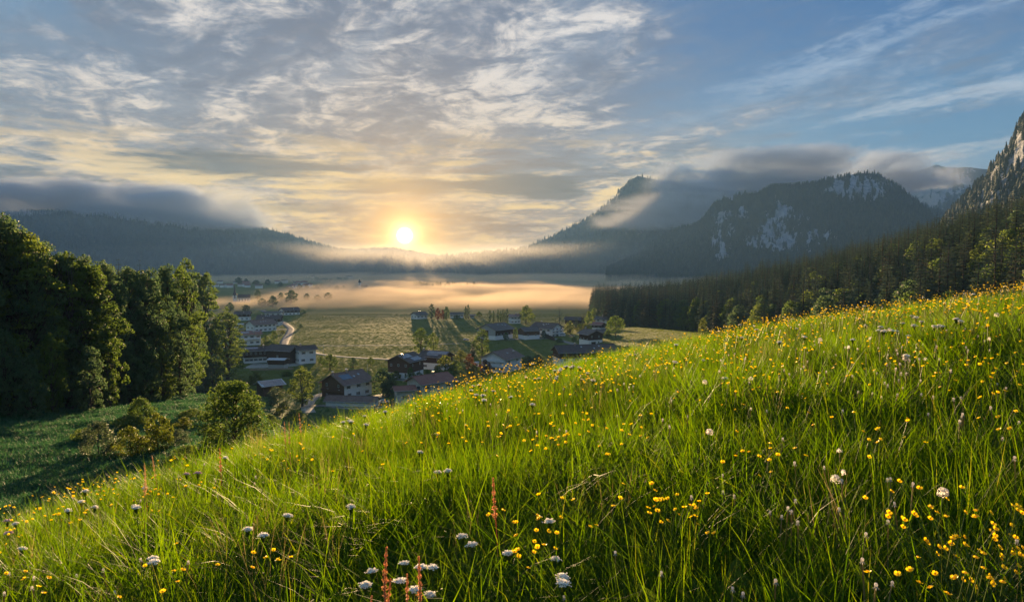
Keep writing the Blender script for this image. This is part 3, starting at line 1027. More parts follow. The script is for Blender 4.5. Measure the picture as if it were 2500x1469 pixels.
# -- village trees -----------------------------------------------------
V = [
 ('shrubgr', 700, 905, 918, 30, "hedge bush at the lower fence of the paved yard"),
 ('round', 784, 872, 890, 20, "small garden tree right of the white house's foot"),
 ('rounddk', 582, 862, 890, 26, "dark bush at the left end of the solar roofed farmhouse"),
 ('round', 648, 818, 838, 18, "garden tree right of the reddish roofed white house"),
 ('shrubye', 690, 806, 814, 14, "yellow bush in the crook of the winding road"),
 ('round', 1235, 812, 832, 16, "garden tree at the yard of the stone grey barn"),
 ('rounddk', 1328, 806, 826, 16, "dark garden tree left of the board fence"),
 ('shrubgr', 1366, 826, 836, 22, "low hedge along the drive of the wooden chalet"),
 ('round', 1482, 806, 826, 20, "garden tree behind the dark timber shed"),
 ('rounddk', 862, 872, 896, 30, "dark garden tree behind the roof of the near farmhouse"),
 ('round', 905, 872, 892, 20, "light garden tree on the lawn behind the near farmhouse"),
 ('shrubye', 968, 905, 926, 26, "yellow green bush at the left foot of the brown timber farmhouse"),
 ('birch', 738, 893, 992, 62, "tall green tree between the solar roofed barn and the near brown house"),
 ('round', 806, 865, 903, 44, "small apple tree below the white house on the field track"),
 ('rounddk', 935, 898, 966, 66, "dark leafy tree right of the near brown house"),
 ('rounddk', 950, 912, 968, 44, "darker low tree behind the red tiled roofs"),
 ('round', 669, 806, 836, 18, "slim tree left of the winding road"),
 ('shrubgr', 658, 832, 848, 44, "bush by the yard left of the winding road's lower end"),
 ('rounddk', 734, 792, 802, 12, "single small bush at the outer bend of the winding road"),
 ('rounddk', 740, 756, 767, 16, "dark bush right of the farmhouse beside the fog"),
 ('rounddk', 629, 706, 732, 18, "dark tree right of the church nave"),
 ('rounddk', 640, 728, 748, 24, "left rounded dark tree in the fog below the church"),
 ('rounddk', 666, 722, 750, 28, "right and taller rounded dark tree in the fog below the church"),
 ('rounddk', 686, 714, 736, 20, "dark tree left of the biggest tree in the fog"),
 ('rounddk', 711, 709, 742, 36, "biggest dark tree standing out of the fog"),
 ('rounddk', 749, 716, 734, 16, "small dark tree on the hedge line in the fog"),
 ('rounddk', 775, 720, 734, 20, "low tree midway on the hedge line in the fog"),
 ('rounddk', 801, 714, 733, 22, "rightmost tree of the hedge line in the fog"),
 ('rounddk', 600, 744, 760, 22, "dim tree in the fog under the church"),
 ('rounddk', 562, 738, 760, 22, "dim tree in the fog left under the church spire"),
 ('rounddk', 583, 677, 693, 20, "far dim tree at the left end of the valley"),
 ('rounddk', 601, 680, 696, 14, "far dim tree next to the leftmost far tree"),
 ('rounddk', 654, 682, 696, 16, "far dim tree on the far green field"),
 ('rounddk', 685, 688, 700, 16, "far dim tree at the near edge of the far green field"),
 ('rounddk', 626, 684, 695, 22, "far dim clump behind the church"),
 ('column', 1054, 742, 778, 18, "dark column tree right of the lone farmhouse in the field"),
 ('copper', 1069, 752, 780, 16, "reddish tree between the two dark trees by the lone farmhouse"),
 ('copper', 1081, 756, 780, 12, "smaller reddish tree by the lone farmhouse"),
 ('rounddk', 1090, 749, 780, 18, "rounded dark tree left of the long white house"),
 ('round', 1115, 769, 780, 18, "bush in front of the long white house"),
 ('column', 1137, 747, 778, 9, "left one of the two dark cypress shaped trees behind the long white house"),
 ('column', 1143, 743, 778, 9, "right and taller one of the two cypress shaped trees"),
 ('round', 1170, 761, 774, 18, "low round tree at the right end of the far farm group"),
 ('column', 1196, 757, 786, 10, "left column tree of the pair left of the poplar row"),
 ('column', 1205, 758, 786, 8, "right column tree of the pair left of the poplar row"),
 ('round', 1284, 746, 790, 36, "tall broad tree right of the pink roofed house"),
 ('round', 1299, 764, 784, 18, "smaller tree leaning on the broad tree by the pink roofed house"),
 ('larch', 1366, 745, 789, 30, "thin open conifer standing alone beyond the village"),
 ('spruce', 1407, 762, 808, 15, "dark pointed spruce left of the wooden chalet"),
 ('spruce', 1425, 761, 790, 12, "dark pointed spruce behind the pale round trees"),
 ('roundye', 1391, 784, 814, 26, "pale green round tree right of the big white house"),
 ('roundye', 1422, 789, 810, 36, "pale green round tree behind the wooden chalet"),
 ('round', 1438, 760, 797, 22, "leafy tree in front of the left end of the spruce wood"),
 ('round', 1452, 752, 782, 26, "leafy tree below the first spruces of the right wood"),
 ('orchard', 1503, 772, 824, 48, "spreading apple tree right of the wooden chalet"),
 ('birch', 1028, 799, 864, 42, "tall birch like tree behind the house with two solar roofs"),
 ('round', 1058, 812, 858, 28, "lower right neighbour of the tall birch like tree"),
 ('spruce', 1154, 822, 870, 22, "spruce left of the tall tree by the white gabled house"),
 ('birch', 1176, 802, 874, 42, "tall leafy tree behind the white gabled house"),
 ('roundye', 1124, 854, 882, 32, "yellow green bushy tree behind the copper tree"),
 ('copper', 1146, 864, 902, 30, "copper red tree left of the white gabled house"),
 ('copper', 1186, 878, 912, 36, "dark red shrubby tree in front of the white gabled house"),
 ('roundye', 1086, 868, 930, 54, "bright yellow green tree in front of the second solar roof"),
 ('round', 1114, 880, 912, 30, "green tree right of the bright yellow green tree"),
 ('roundye', 1156, 890, 918, 40, "yellow green bush at the edge of the flower slope"),
 ('round', 1002, 896, 940, 26, "small green tree in front of the brown gable with solar roof"),
 ('round', 1043, 902, 936, 18, "slim small tree at the white garden road"),
 ('rounddk', 1022, 908, 930, 26, "dark hedge tree between the two small garden trees"),
 ('rounddk', 1290, 868, 892, 40, "rounded hedge bush right of the white gabled house"),
 ('rounddk', 1313, 864, 892, 30, "darker taller hedge bush left of the long dark roof"),
 ('round', 1258, 800, 820, 14, "bush between the stone barn and the small white barn"),
 ('rounddk', 1385, 798, 814, 20, "dark hedge behind the white caravan"),
 ('roundye', 1716, 776, 816, 22, "pale young tree at the edge of the flower slope before the right wood"),
 ('round', 1402, 822, 836, 14, "garden bush left of the wooden chalet's drive"),
 ('round', 1416, 826, 840, 12, "second garden bush by the wooden chalet's drive"),
]
for k, px, t, b, w, lab in V:
    nm = {'spruce': 'spruce_tree', 'larch': 'larch_tree', 'copper': 'copper_tree', 'column': 'column_tree', 'birch': 'birch_tree', 'orchard': 'apple_tree'}.get(k, 'garden_tree')
    tree_px(k, px, t, b, w, lab, None, nm)
for i, px in enumerate((1216, 1222, 1228, 1233, 1238)):
    tree_px('column', px, 755 + (i % 2) * 3 - (2 if i == 4 else 0), 786, 8, "slim poplar in the tight row of five left of the pink roofed house", "row of poplars", "poplar_tree")

# -- wood on the right -------------------------------------------------
rr_ = np.random.default_rng(9)
cand = []
for y in np.arange(120, 900, 7.0):
    for x in np.arange(70, 470, 7.0):
        X, Y = x + rr_.uniform(-3, 3), y + rr_.uniform(-3, 3)
        px = CX + FPX * X / Y
        if px > 3500 or px < 1440: continue
        xe = np.interp(Y, [100, 180, 350, 480, 640, 690, 900], [128, 126, 124, 118, 92, 84, 96])
        if X < xe: continue
        cand.append((X - xe, X, Y, px))
cand.sort()
zz = land([c[1] for c in cand], [c[2] for c in cand])
n_sp = n_br = 0
rest_p, rest_s, rest_i, rest_k = [], [], [], []
front = []
for (dx, X, Y, px), z in zip(cand, zz):
    edge = dx < 12
    pb = 0.38 if edge and Y < 560 else (0.14 if edge else (0.36 if Y < 330 else 0.13))
    bro = rr_.random() < pb
    vis = (px < 2560)
    if not bro:
        H = rr_.uniform(21, 31) * (1.22 if Y > 520 else 1.05); W = H * rr_.uniform(0.32, 0.44)
    else:
        H = rr_.uniform(13, 22); W = H * rr_.uniform(0.6, 0.8)
    near = dx + 0.05 * Y
    front.append((near, bro, vis, X, Y, float(z), H, W, px, edge))
front.sort(key=lambda q: q[0])
for near, bro, vis, X, Y, z, H, W, px, edge in front:
    loc = (X, Y, z - 0.3)
    if vis and bro and n_br < 210:
        n_br += 1
        if edge and px < 2000:
            lab, gp = "leafy tree in the front row of the right wood along the field", "leafy front row of the right wood"
        elif px >= 2000 and edge:
            lab, gp = "leafy tree at the foot of the wood behind the top of the flower slope", "leafy trees behind the flower slope"
        else:
            lab, gp = "rounded leafy crown among the spruces of the right wood", "leafy crowns inside the right wood"
        tree('wood' if rr_.random() < 0.6 else 'wooddk', loc, H, W, lab, gp, "broadleaf_tree")
    elif vis and not bro and n_sp < 300:
        n_sp += 1
        if edge:
            lab, gp = "tall spruce in the front row of the right wood", "front row spruces of the right wood"
        else:
            lab, gp = "spruce deep in the dark wood covering the right hillside", "spruces of the right wood"
        tree('sprucebr' if rr_.random() < 0.15 else 'spruce', loc, H, W, lab, gp, "spruce_tree")
    elif Y < 900:
        rest_p.append(loc); rest_k.append(bro); rest_s.append((W, H)); rest_i.append(rr_.integers(0, 4))
rest_k = np.array(rest_k)


def merged(d):
    """trunk and crown of one tree as one mesh, for the wood behind the countable trees"""
    vs, fs, rn, mi, mats, b = [], [], [], [], [], 0
    for i, (nm, me) in enumerate(d['parts']):
        vs += [tuple(v.co) for v in me.vertices]
        fs += [tuple(b + k for k in p.vertices) for p in me.polygons]
        mi += [i] * len(me.polygons); mats.append(me.materials[0])
        rn += [x.value for x in me.attributes['rnd'].data] if 'rnd' in me.attributes else [0.5] * len(me.vertices)
        b += len(me.vertices)
    return mesh("wood_tree", vs, fs, mats, False, {'rnd': np.array(rn)}, mi)


wv = [merged(d) for d in LIB['spruce']] + [merged(d) for d in (LIB['wood'][:2] + LIB['wooddk'][:2])]
idx = np.array(rest_i) + 4 * rest_k
refW = np.where(rest_k, 15.0, 9.0); refH = np.where(rest_k, 22.0, 30.0)
rs_ = np.array(rest_s)
nrest = len(rest_p)
o = scatter("spruce_wood", rest_p, np.stack([np.zeros(nrest), np.zeros(nrest), rr_.uniform(0, 6.28, nrest)], 1),
            np.stack([rs_[:, 0] / refW, rs_[:, 0] / refW, rs_[:, 1] / refH], 1), idx, wv)
set_props(o, "rest of the dense spruce wood running up the right hillside")
print("right wood:", n_sp, n_br, nrest)

# far hedges and copses in the valley, each a thing
rf = np.random.default_rng(77)
for i in range(46):
    px = rf.uniform(990, 1160); b = 698 + (px - 990) / 170 * 4 + rf.uniform(-2, 2)
    tree_px('rounddk' if rf.random() < 0.5 else 'column', px, b - rf.uniform(7, 13), b, rf.uniform(5, 9), "far dim tree in the broken line of trees below the sun", "far tree line below the sun", "far_tree")
for i in range(30):
    px = rf.uniform(745, 850); b = 684 + rf.uniform(-1.5, 1.5)
    tree_px('rounddk', px, b - rf.uniform(4, 7), b, rf.uniform(6, 11), "far dim tree in the hedge along the far green field", "far hedge on the green field", "far_tree")
for i in range(26):
    px = rf.uniform(700, 860); b = 707 + rf.uniform(-4, 4)
    tree_px('rounddk', px, b - rf.uniform(6, 10), b, rf.uniform(8, 14), "dim tree in the scattered hedge left of the far white church", "hedge trees by the far church", "far_tree")
for px, t, b, w, lab in ((1318, 664, 674, 34, "dark copse island rising from the fog under the wooded mountain"), (1300, 668, 675, 20, "small copse at the left end of the fog island")):
    tree_px('rounddk', px, t, b, w, lab, None, "far_tree")

# ------------------------------------------------------------------ village
WHITE = simple("white_render", (0.78, 0.77, 0.75), (0.86, 0.85, 0.83), 1.2, 0.85, 0.2, 0.15)
CREAM = simple("cream_render", (0.52, 0.49, 0.43), (0.68, 0.65, 0.58), 1.2, 0.85, 0.2, 0.15)
GREYW = simple("grey_boards", (0.36, 0.36, 0.36), (0.48, 0.48, 0.47), 3, 0.85, 0.2, 0.2, stretch=(4, 4, 0.3))
WOOD = simple("dark_timber", (0.055, 0.030, 0.020), (0.11, 0.062, 0.038), 2.5, 0.8, 0.2, 0.5, stretch=(3, 3, 0.4))
WOODRED = simple("red_brown_timber", (0.11, 0.058, 0.036), (0.17, 0.092, 0.058), 2.5, 0.8, 0.2, 0.5, stretch=(3, 3, 0.4))
TRIM = simple("pale_trim", (0.30, 0.23, 0.16), (0.42, 0.34, 0.25), 3, 0.8)
FRAME = simple("window_frame_paint", (0.62, 0.60, 0.56), (0.72, 0.70, 0.66), 4, 0.5)
SHUT = simple("shutter_paint", (0.055, 0.040, 0.028), (0.085, 0.060, 0.040), 6, 0.7)
METAL = simple("galvanised_metal", (0.42, 0.43, 0.45), (0.56, 0.57, 0.58), 2, 0.45, 0.5, 0.1)
BRICK = simple("chimney_render", (0.30, 0.22, 0.18), (0.44, 0.36, 0.30), 5, 0.9, 0.2, 0.3)
CAPM = simple("chimney_cap_metal", (0.50, 0.46, 0.42), (0.62, 0.58, 0.52), 5, 0.4, 0.5, 0, 0.6)


def roofmat(name, a, b):
    """tiles in courses running along the ridge, weathered in patches"""
    m, g, out = nmat(name)
    p = coords(g)
    s = g.new('ShaderNodeSeparateXYZ'); g.put(s.inputs[0], p)
    n = g.noise(p, 0.6, 6, 0.65); n2 = g.noise(p, 9, 3, 0.6)
    c = g.mix(g.sstep(n, 0.3, 0.7), a, b)
    c = g.mix(g.mul(g.sstep(n2, 0.5, 0.75), 0.35), c, tuple(min(1, q * 1.7) for q in b))
    row = g.m('FRACT', g.mul(s.outputs[1], 2.6)); col = g.m('FRACT', g.mul(s.outputs[0], 3.4))
    h = g.add(row, g.mul(g.m('ABSOLUTE', g.sub(col, 0.5)), 1.0))
    g.nt.links.new(bsdf(g, c, 0.65, 0.35, 0, bump(g, g.add(h, g.mul(n2, 0.4)), 0.6, 0.06)), out.inputs[0])
    return m


R_BROWN = roofmat("brown_tiles", (0.155, 0.090, 0.070), (0.22, 0.135, 0.105))
R_DARK = roofmat("dark_tiles", (0.065, 0.046, 0.042), (0.105, 0.072, 0.062))
R_RED = roofmat("red_tiles", (0.24, 0.095, 0.068), (0.32, 0.14, 0.10))
R_PINK = roofmat("pinkish_tiles", (0.26, 0.15, 0.12), (0.34, 0.21, 0.17))
R_GREY = roofmat("grey_brown_tiles", (0.095, 0.075, 0.065), (0.14, 0.11, 0.095))
R_SHEET = roofmat("pale_metal_sheets", (0.42, 0.43, 0.45), (0.55, 0.56, 0.58))


def glassm(name, a, b, rough):
    m, g, out = nmat(name)
    n = g.noise(coords(g), 2.0, 3)
    g.nt.links.new(bsdf(g, g.mix(n, a, b), rough, 0.8), out.inputs[0])
    return m


PANE = glassm("window_glass", (0.012, 0.014, 0.018), (0.03, 0.034, 0.04), 0.08)
SOLARM = glassm("solar_glass", (0.10, 0.12, 0.16), (0.16, 0.18, 0.22), 0.16)
SKYL = glassm("skylight_glass", (0.40, 0.43, 0.47), (0.55, 0.57, 0.60), 0.10)

# shared small meshes (local -y is the outer side)
fr = MB()
for a in ((-0.55, -0.45, -0.65, 0.65), (0.45, 0.55, -0.65, 0.65), (-0.45, 0.45, 0.55, 0.65), (-0.45, 0.45, -0.65, -0.55), (-0.035, 0.035, -0.55, 0.55)):
    fr.box(a[0], a[1], -0.07, 0.02, a[2], a[3])
ME_FRAME = fr.mesh("window", FRAME)
ME_PANE = MB().box(-0.46, 0.46, -0.03, 0.0, -0.56, 0.56).mesh("pane", PANE)
sh = MB().box(-1.02, -0.60, -0.06, -0.01, -0.66, 0.66)
for k in range(5):
    sh.box(-0.98, -0.64, -0.085, -0.06, -0.55 + k * 0.24, -0.41 + k * 0.24)
ME_SHL = sh.mesh("shutter", SHUT)
sr = MB()
sr.v = [(-a, b, c) for a, b, c in sh.v]; sr.f = [q[::-1] for q in sh.f]
ME_SHR = sr.mesh("shutter", SHUT)
ME_SOLAR = MB().box(-0.5, 0.5, -0.5, 0.5, 0.05, 0.10).mesh("solar_panel", SOLARM)
ME_SKYL = MB().box(-0.4, 0.4, -0.55, 0.55, 0.03, 0.14).mesh("skylight", SKYL)


def window(par, x, y, z, rz, s=1.0, shut=True):
    w = obj("window", ME_FRAME, par, (x, y, z), rz, s)
    obj("pane", ME_PANE, w)
    if shut:
        obj("shutter", ME_SHL, w); obj("shutter", ME_SHR, w)


def chalet(name, label, cat, px0, px1, top, base, alpha, ratio=1.3, lower=WHITE, upper=WOOD, wf=0.5, roof=R_BROWN, pitch=0.40, long=(3, 2), gable=(2, 2),
           solar=(), skyl=(), chim=((0.6, 0.25),), balc=None, shut=True, door=None, gdoor=None, ov=1.35, gup=None, lup=None, sink=0.4, group=None, balc_long=False, surf=None):
    top = top + 0.07 * (base - top)
    pc = (px0 + px1) / 2
    p = hit(pc, base, lo=100.0, surf=valley)
    D = p[1]
    a = R(alpha)
    span = (px1 - px0) / FPX * D
    ca, sa = abs(math.cos(a)), abs(math.sin(a))
    W = (span - 2 * ov * 0.8 * (ca + sa)) / (ratio * ca + sa)
    L = W * ratio
    az = math.atan2(p[0], p[1])
    back = (L * sa + W * ca) / 2 * 0.9
    # the base line seen in the photo belongs to the near corner
    ctr = p + np.array((math.sin(az), math.cos(az), 0)) * back
    # the top seen is the ridge, farther off than the near corner
    zt = ray(pc, top); rz_ = zt[2] / zt[1] * (D + back * 0.9)
    g0 = min(p[2], float(valley(ctr[0], ctr[1])))
    H = rz_ - g0
    rise = W / 2 * pitch
    wh = max(H - rise - 0.25, 2.2)
    o = thing(name, label, cat, (ctr[0], ctr[1], g0), a - az, group)
    hl, hw = L / 2, W / 2
    s = 1 if alpha >= 0 else -1                     # near gable: local x = -s*hl
    lowh = wh * wf
    GX = -s * hl
    if wf < 0.99:
        obj("wall", MB().box(-hl, hl, -hw, hw, -sink - 1.5, lowh).mesh("wall", lower), o)
        e = 0.10
        pr = MB().prism([(-hl - e, -hw - e, lowh), (-hl - e, hw + e, lowh), (-hl - e, hw + e, wh), (-hl - e, 0, wh + rise), (-hl - e, -hw - e, wh)], (L + 2 * e, 0, 0))
        if gup is None and lup is None:
            obj("upper_wall", pr.mesh("upper_wall", upper), o)
        else:
            me = pr.mesh("upper_wall", [upper, gup or upper, lup or upper])
            idx = [0] * len(me.polygons)
            for i, pl in enumerate(me.polygons):
                if abs(pl.normal.x) > 0.9 and gup: idx[i] = 1
                if abs(pl.normal.y) > 0.9 and lup: idx[i] = 2
            me.polygons.foreach_set('material_index', idx)
            obj("upper_wall", me, o)
    else:
        pr = MB().prism([(-hl, -hw, -sink - 1.5), (-hl, hw, -sink - 1.5), (-hl, hw, wh), (-hl, 0, wh + rise), (-hl, -hw, wh)], (L, 0, 0))
        obj("wall", pr.mesh("wall", lower), o)
    # roof: two slabs meeting at the ridge, with a ridge cap and barge boards
    th = 0.24
    ez = wh - ov * pitch
    rf = MB()
    for q in (-1, 1):
        rf.prism([(-hl - ov, q * (hw + ov), ez + 0.06), (-hl - ov, q * 0.02, wh + rise + 0.06), (-hl - ov, q * 0.02, wh + rise + 0.06 + th), (-hl - ov, q * (hw + ov), ez + 0.06 + th)], (L + 2 * ov, 0, 0))
    ro = obj("roof", rf.mesh("roof", roof), o)
    rg = MB().tube([(-hl - ov, 0, wh + rise + 0.06 + th), (hl + ov, 0, wh + rise + 0.06 + th)], [0.16, 0.16], 8)
    obj("ridge_cap", rg.mesh("ridge_cap", roof), ro)
    bb = MB()
    for q in (-1, 1):
        bb.prism([(GX - s * (ov + 0.03), q * (hw + ov), ez - 0.06), (GX - s * (ov + 0.03), q * 0.03, wh + rise - 0.04), (GX - s * (ov + 0.03), q * 0.03, wh + rise + 0.22), (GX - s * (ov + 0.03), q * (hw + ov), ez + 0.20)], (-s * 0.06, 0, 0))
    obj("barge_board", bb.mesh("barge_board", TRIM), ro)
    gt = MB().tube([(-hl - ov, -hw - ov - 0.08, ez + 0.18), (hl + ov, -hw - ov - 0.08, ez + 0.18)], [0.09, 0.09], 6)
    obj("gutter", gt.mesh("gutter", METAL), ro)
    sl = math.atan(pitch)

    def on_roof(u, v):
        """u along the ridge 0..1, v from eave 0 to ridge 1 on the side turned to the eye"""
        y = -(hw + ov) * (1 - v)
        return (-hl - ov + (L + 2 * ov) * u, y, wh + rise + y * pitch + 0.06 + th)
    for (u0, u1, v0, v1, nu, nv) in solar:
        wx = (L + 2 * ov) * (u1 - u0) / nu; wy = (hw + ov) * (v1 - v0) / nv / math.cos(sl)
        for i in range(nu):
            for j in range(nv):
                q = obj("solar_panel", ME_SOLAR, ro, on_roof(u0 + (u1 - u0) * (i + .5) / nu, v0 + (v1 - v0) * (j + .5) / nv))
                q.scale = (wx * 0.96, wy * 0.96, 1); q.rotation_euler = (sl, 0, 0)
    for (u, v) in skyl:
        q = obj("skylight", ME_SKYL, ro, on_roof(u, v)); q.rotation_euler = (sl, 0, 0)
    for (u, v) in chim:
        x, y, z = on_roof(u, v)
        c = obj("chimney", MB().box(x - .38, x + .38, y - .38, y + .38, z - 0.6, z + 1.25).mesh("chimney", BRICK), ro)
        cp = MB().box(x - .5, x + .5, y - .5, y + .5, z + 1.252, z + 1.36)
        cp.prism([(x - .55, y - .5, z + 1.5), (x, y - .5, z + 1.85), (x + .55, y - .5, z + 1.5)], (0, 1.0, 0))
        for dx in (-.4, .4):
            for dy in (-.4, .4):
                cp.box(x + dx - .04, x + dx + .04, y + dy - .04, y + dy + .04, z + 1.36, z + 1.52)
        obj("chimney_cap", cp.mesh("chimney_cap", CAPM), c)
    # windows on the long side
    ins = 0.10 if wf < 0.99 else 0.0
    nc, nr = long
    ws = min(1.0, wh / max(nr, 1) * 0.42)
    for j in range(nr):
        z = wh * (j + 0.52) / nr
        for i in range(nc):
            x = -hl + L * (i + 0.5 + random.uniform(-.06, .06)) / nc
            if door and j == 0 and abs((x + hl) / L - door) < 0.09: continue
            yy = -hw - (ins if z > lowh else 0) - 0.012
            window(o, x, yy, z, 0, ws, shut)
    nc, nr = gable
    for j in range(nr):
        z = wh * (j + 0.52) / nr if j < 3 else wh + rise * 0.3
        for i in range(nc):
            y = -hw + W * (i + 0.5 + random.uniform(-.05, .05)) / nc
            if gdoor and j == 0 and abs((y + hw) / W - gdoor[0]) < 0.22: continue
            xx = GX - s * ((ins if z > lowh else 0) + 0.012)
            window(o, xx, y, z, -s * math.pi / 2, min(1.0, wh / nr * 0.42), shut)
    if door is not None:
        x = -hl + L * door
        d = obj("door", MB().box(x - .6, x + .6, -hw - .08, -hw - 0.003, 0, 2.15).mesh("door", WOODRED), o)
        obj("handle", MB().box(x + .42, x + .48, -hw - .14, -hw - .082, 0.98, 1.12).mesh("handle", METAL), d)
    if gdoor is not None:
        y, w_, h_ = -hw + W * gdoor[0], gdoor[1], gdoor[2]
        z0 = gdoor[3] if len(gdoor) > 3 else 0
        d = MB().box(min(GX - s * .02, GX - s * .16), max(GX - s * .02, GX - s * .16), y - w_ / 2, y + w_ / 2, z0, z0 + h_)
        for k in range(int(w_ / 0.5)):
            yy = y - w_ / 2 + 0.5 * k + 0.06
            d.box(min(GX - s * .16, GX - s * .20), max(GX - s * .16, GX - s * .20), yy, yy + 0.38, z0 + 0.1, z0 + h_ - 0.1)
        obj("barn_door", d.mesh("barn_door", WOOD), o)
    def railing(x0, y0, x1, y1, z, nx, ny):
        b = obj("balcony", MB().prism([(x0, y0, z), (x1, y1, z), (x1 + nx, y1 + ny, z), (x0 + nx, y0 + ny, z)], (0, 0, 0.16)).mesh("balcony", upper), o)
        rl_ = MB()
        n = max(int(math.hypot(x1 - x0, y1 - y0) / 0.32), 2)
        for i in range(n + 1):
            t = i / n
            x, y = x0 + (x1 - x0) * t + nx * 0.94, y0 + (y1 - y0) * t + ny * 0.94
            rl_.box(x - .11, x + .11, y - .11, y + .11, z + 0.162, z + 0.95)
        obj("railing", rl_.mesh("railing", upper), b)
        hx, hy = nx * 0.94, ny * 0.94
        obj("handrail", MB().tube([(x0 + hx, y0 + hy, z + 1.0), (x1 + hx, y1 + hy, z + 1.0)], [0.09, 0.09], 6).mesh("handrail", upper), b)
    if balc is not None:
        for z in balc:
            railing(GX - s * 0.11, -hw * 0.92, GX - s * 0.11, hw * 0.92, wh * z, -s * 1.1, 0)
    if balc_long:
        for z in (balc or (0.5,)):
            railing(-hl * 0.95, -hw - 0.11, hl * 0.95, -hw - 0.11, wh * z, 0, -1.1)
    return dict(o=o, L=L, W=W, wh=wh, rise=rise, D=D, c=ctr)


HN = ("farmhouse", "house")
near = chalet("farmhouse", "near brown timber farmhouse with solar panels on its roof and a white long side", "house", 778, 917, 902, 974, 44, 1.2, WHITE, WOODRED, 0.02,
              R_BROWN, 0.54, (3, 2), (2, 3), solar=((0.14, 0.46, 0.42, 0.80, 6, 2),), skyl=((0.54, 0.56), (0.72, 0.66)), chim=((0.46, 0.93), (0.03, 0.90)), balc=(0.45,), door=0.3, gup=WOODRED, lup=WHITE)
chalet("garage", "long low garage with a red brown roof and white wall before the near farmhouse", "garage", 790, 930, 964, 995, -20, 3.6, WHITE, WHITE, 1.0,
       R_BROWN, 0.50, (0, 0), (0, 0), chim=(), ov=0.9)
chalet("barn", "dark timber barn with a pale solar roof left of the tall green tree", "barn", 621, 697, 925, 968, 24, 1.25, WOOD, WOOD, 1.0, R_SHEET, 0.38, (0, 0), (0, 0),
       solar=((0.05, 0.95, 0.45, 0.93, 7, 2), (0.10, 0.95, 0.06, 0.40, 6, 1)), chim=(), ov=1.2)
chalet("farmhouse", "farmhouse of dark wood over white, solar roofed, left of the big barn", "house", 590, 656, 843, 886, 6, 1.6, WHITE, WOOD, 0.45, R_DARK, 0.40, (5, 2), (1, 2),
       solar=((0.10, 0.60, 0.45, 0.86, 6, 2),), chim=((0.8, 0.7),), balc=(0.5,), balc_long=True)
chalet("barn", "big dark brown barn with its gable turned to the right above the paved yard", "barn", 646, 742, 838, 888, -38, 1.5, WOOD, WOOD, 0.2, R_DARK, 0.42, (1, 1), (0, 0), chim=(),
       gdoor=(0.4, 4.0, 3.6), shut=False, ov=1.3)
chalet("house", "white house with four shuttered windows joined to the right of the big barn", "house", 716, 776, 840, 888, 18, 1.3, WHITE, WHITE, 1.0, R_DARK, 0.42, (2, 2), (2, 2), chim=((0.25, 0.85),), ov=1.2)
chalet("shed", "low open shed with a pale metal roof in the paved yard", "shed", 652, 706, 872, 902, -25, 1.7, GREYW, WOOD, 0.5, R_SHEET, 0.18, (0, 0), (0, 0), chim=(), ov=0.8)
chalet("house", "white house with a reddish roof and solar panels above the yard", "house", 584, 640, 805, 843, 10, 1.4, WHITE, WHITE, 1.0, R_RED, 0.38, (3, 2), (2, 2),
       solar=((0.05, 0.42, 0.35, 0.85, 4, 2), (0.55, 0.92, 0.68, 0.95, 4, 1)), balc=(0.5,), balc_long=True)
chalet("farmhouse", "large white farmhouse with a wide brown roof left of the winding road", "house", 598, 678, 778, 810, 30, 1.5, WHITE, WHITE, 1.0, R_BROWN, 0.44, (5, 2), (2, 1), skyl=((0.4, 0.6), (0.5, 0.6), (0.6, 0.62)), chim=((0.55, 0.9),))
chalet("farmhouse", "farmhouse with dark roof and snow bright skylights behind the large white farmhouse", "house", 626, 692, 767, 795, -14, 1.8, WHITE, WOOD, 0.5, R_DARK, 0.44, (4, 2), (2, 2),
       skyl=((0.35, 0.75), (0.42, 0.75), (0.5, 0.7)), chim=((0.2, 0.8),))
chalet("shed", "small shed with a pale flat roof at the edge of the left wood", "shed", 570, 597, 789, 804, 8, 1.4, GREYW, GREYW, 1.0, R_SHEET, 0.15, (1, 1), (0, 0), chim=(), ov=0.7, shut=False)
chalet("house", "house with dark roof and a white right half below the church", "house", 572, 615, 758, 782, -12, 1.5, WHITE, WOOD, 0.5, R_DARK, 0.4, (3, 2), (2, 2), lup=WOOD)
chalet("outbuilding", "low white outbuilding with a dark shallow roof by the farmhouse at the fog's edge", "barn", 644, 688, 759, 772, 6, 2.2, WHITE, WHITE, 1.0, R_GREY, 0.25, (3, 1), (1, 1), chim=())
chalet("farmhouse", "farmhouse with a broad dark roof at the edge of the fog", "house", 680, 734, 749, 769, 26, 1.5, WHITE, WOOD, 0.5, R_DARK, 0.42, (4, 2), (2, 2), gup=WHITE, balc=(0.5,))
chalet("farmhouse", "brown timber farmhouse with two bright solar fields and a capped chimney", "house", 940, 1042, 858, 925, 60, 1.2, WHITE, WOODRED, 0.34, R_DARK, 0.46, (2, 2), (3, 2),
       solar=((0.05, 0.55, 0.52, 0.92, 4, 2), (0.30, 0.80, 0.08, 0.46, 4, 2)), chim=((0.10, 0.75),), shut=False)
chalet("house", "dark roofed house with a wide solar roof behind the yellow green tree", "house", 1018, 1112, 853, 904, -32, 1.5, WHITE, WOOD, 0.5, R_DARK, 0.44, (2, 2), (2, 2),
       solar=((0.25, 0.98, 0.50, 0.94, 7, 2), (0.30, 0.72, 0.25, 0.46, 5, 1)), chim=((0.06, 0.9),))
chalet("house", "white gabled house with dark balconies and brown roof behind the flower slope", "house", 1168, 1282, 850, 909, 60, 1.2, WHITE, WHITE, 1.0, R_BROWN, 0.46, (2, 2), (3, 2),
       skyl=((0.5, 0.6),), chim=((0.72, 0.45),), balc=(0.36, 0.74))
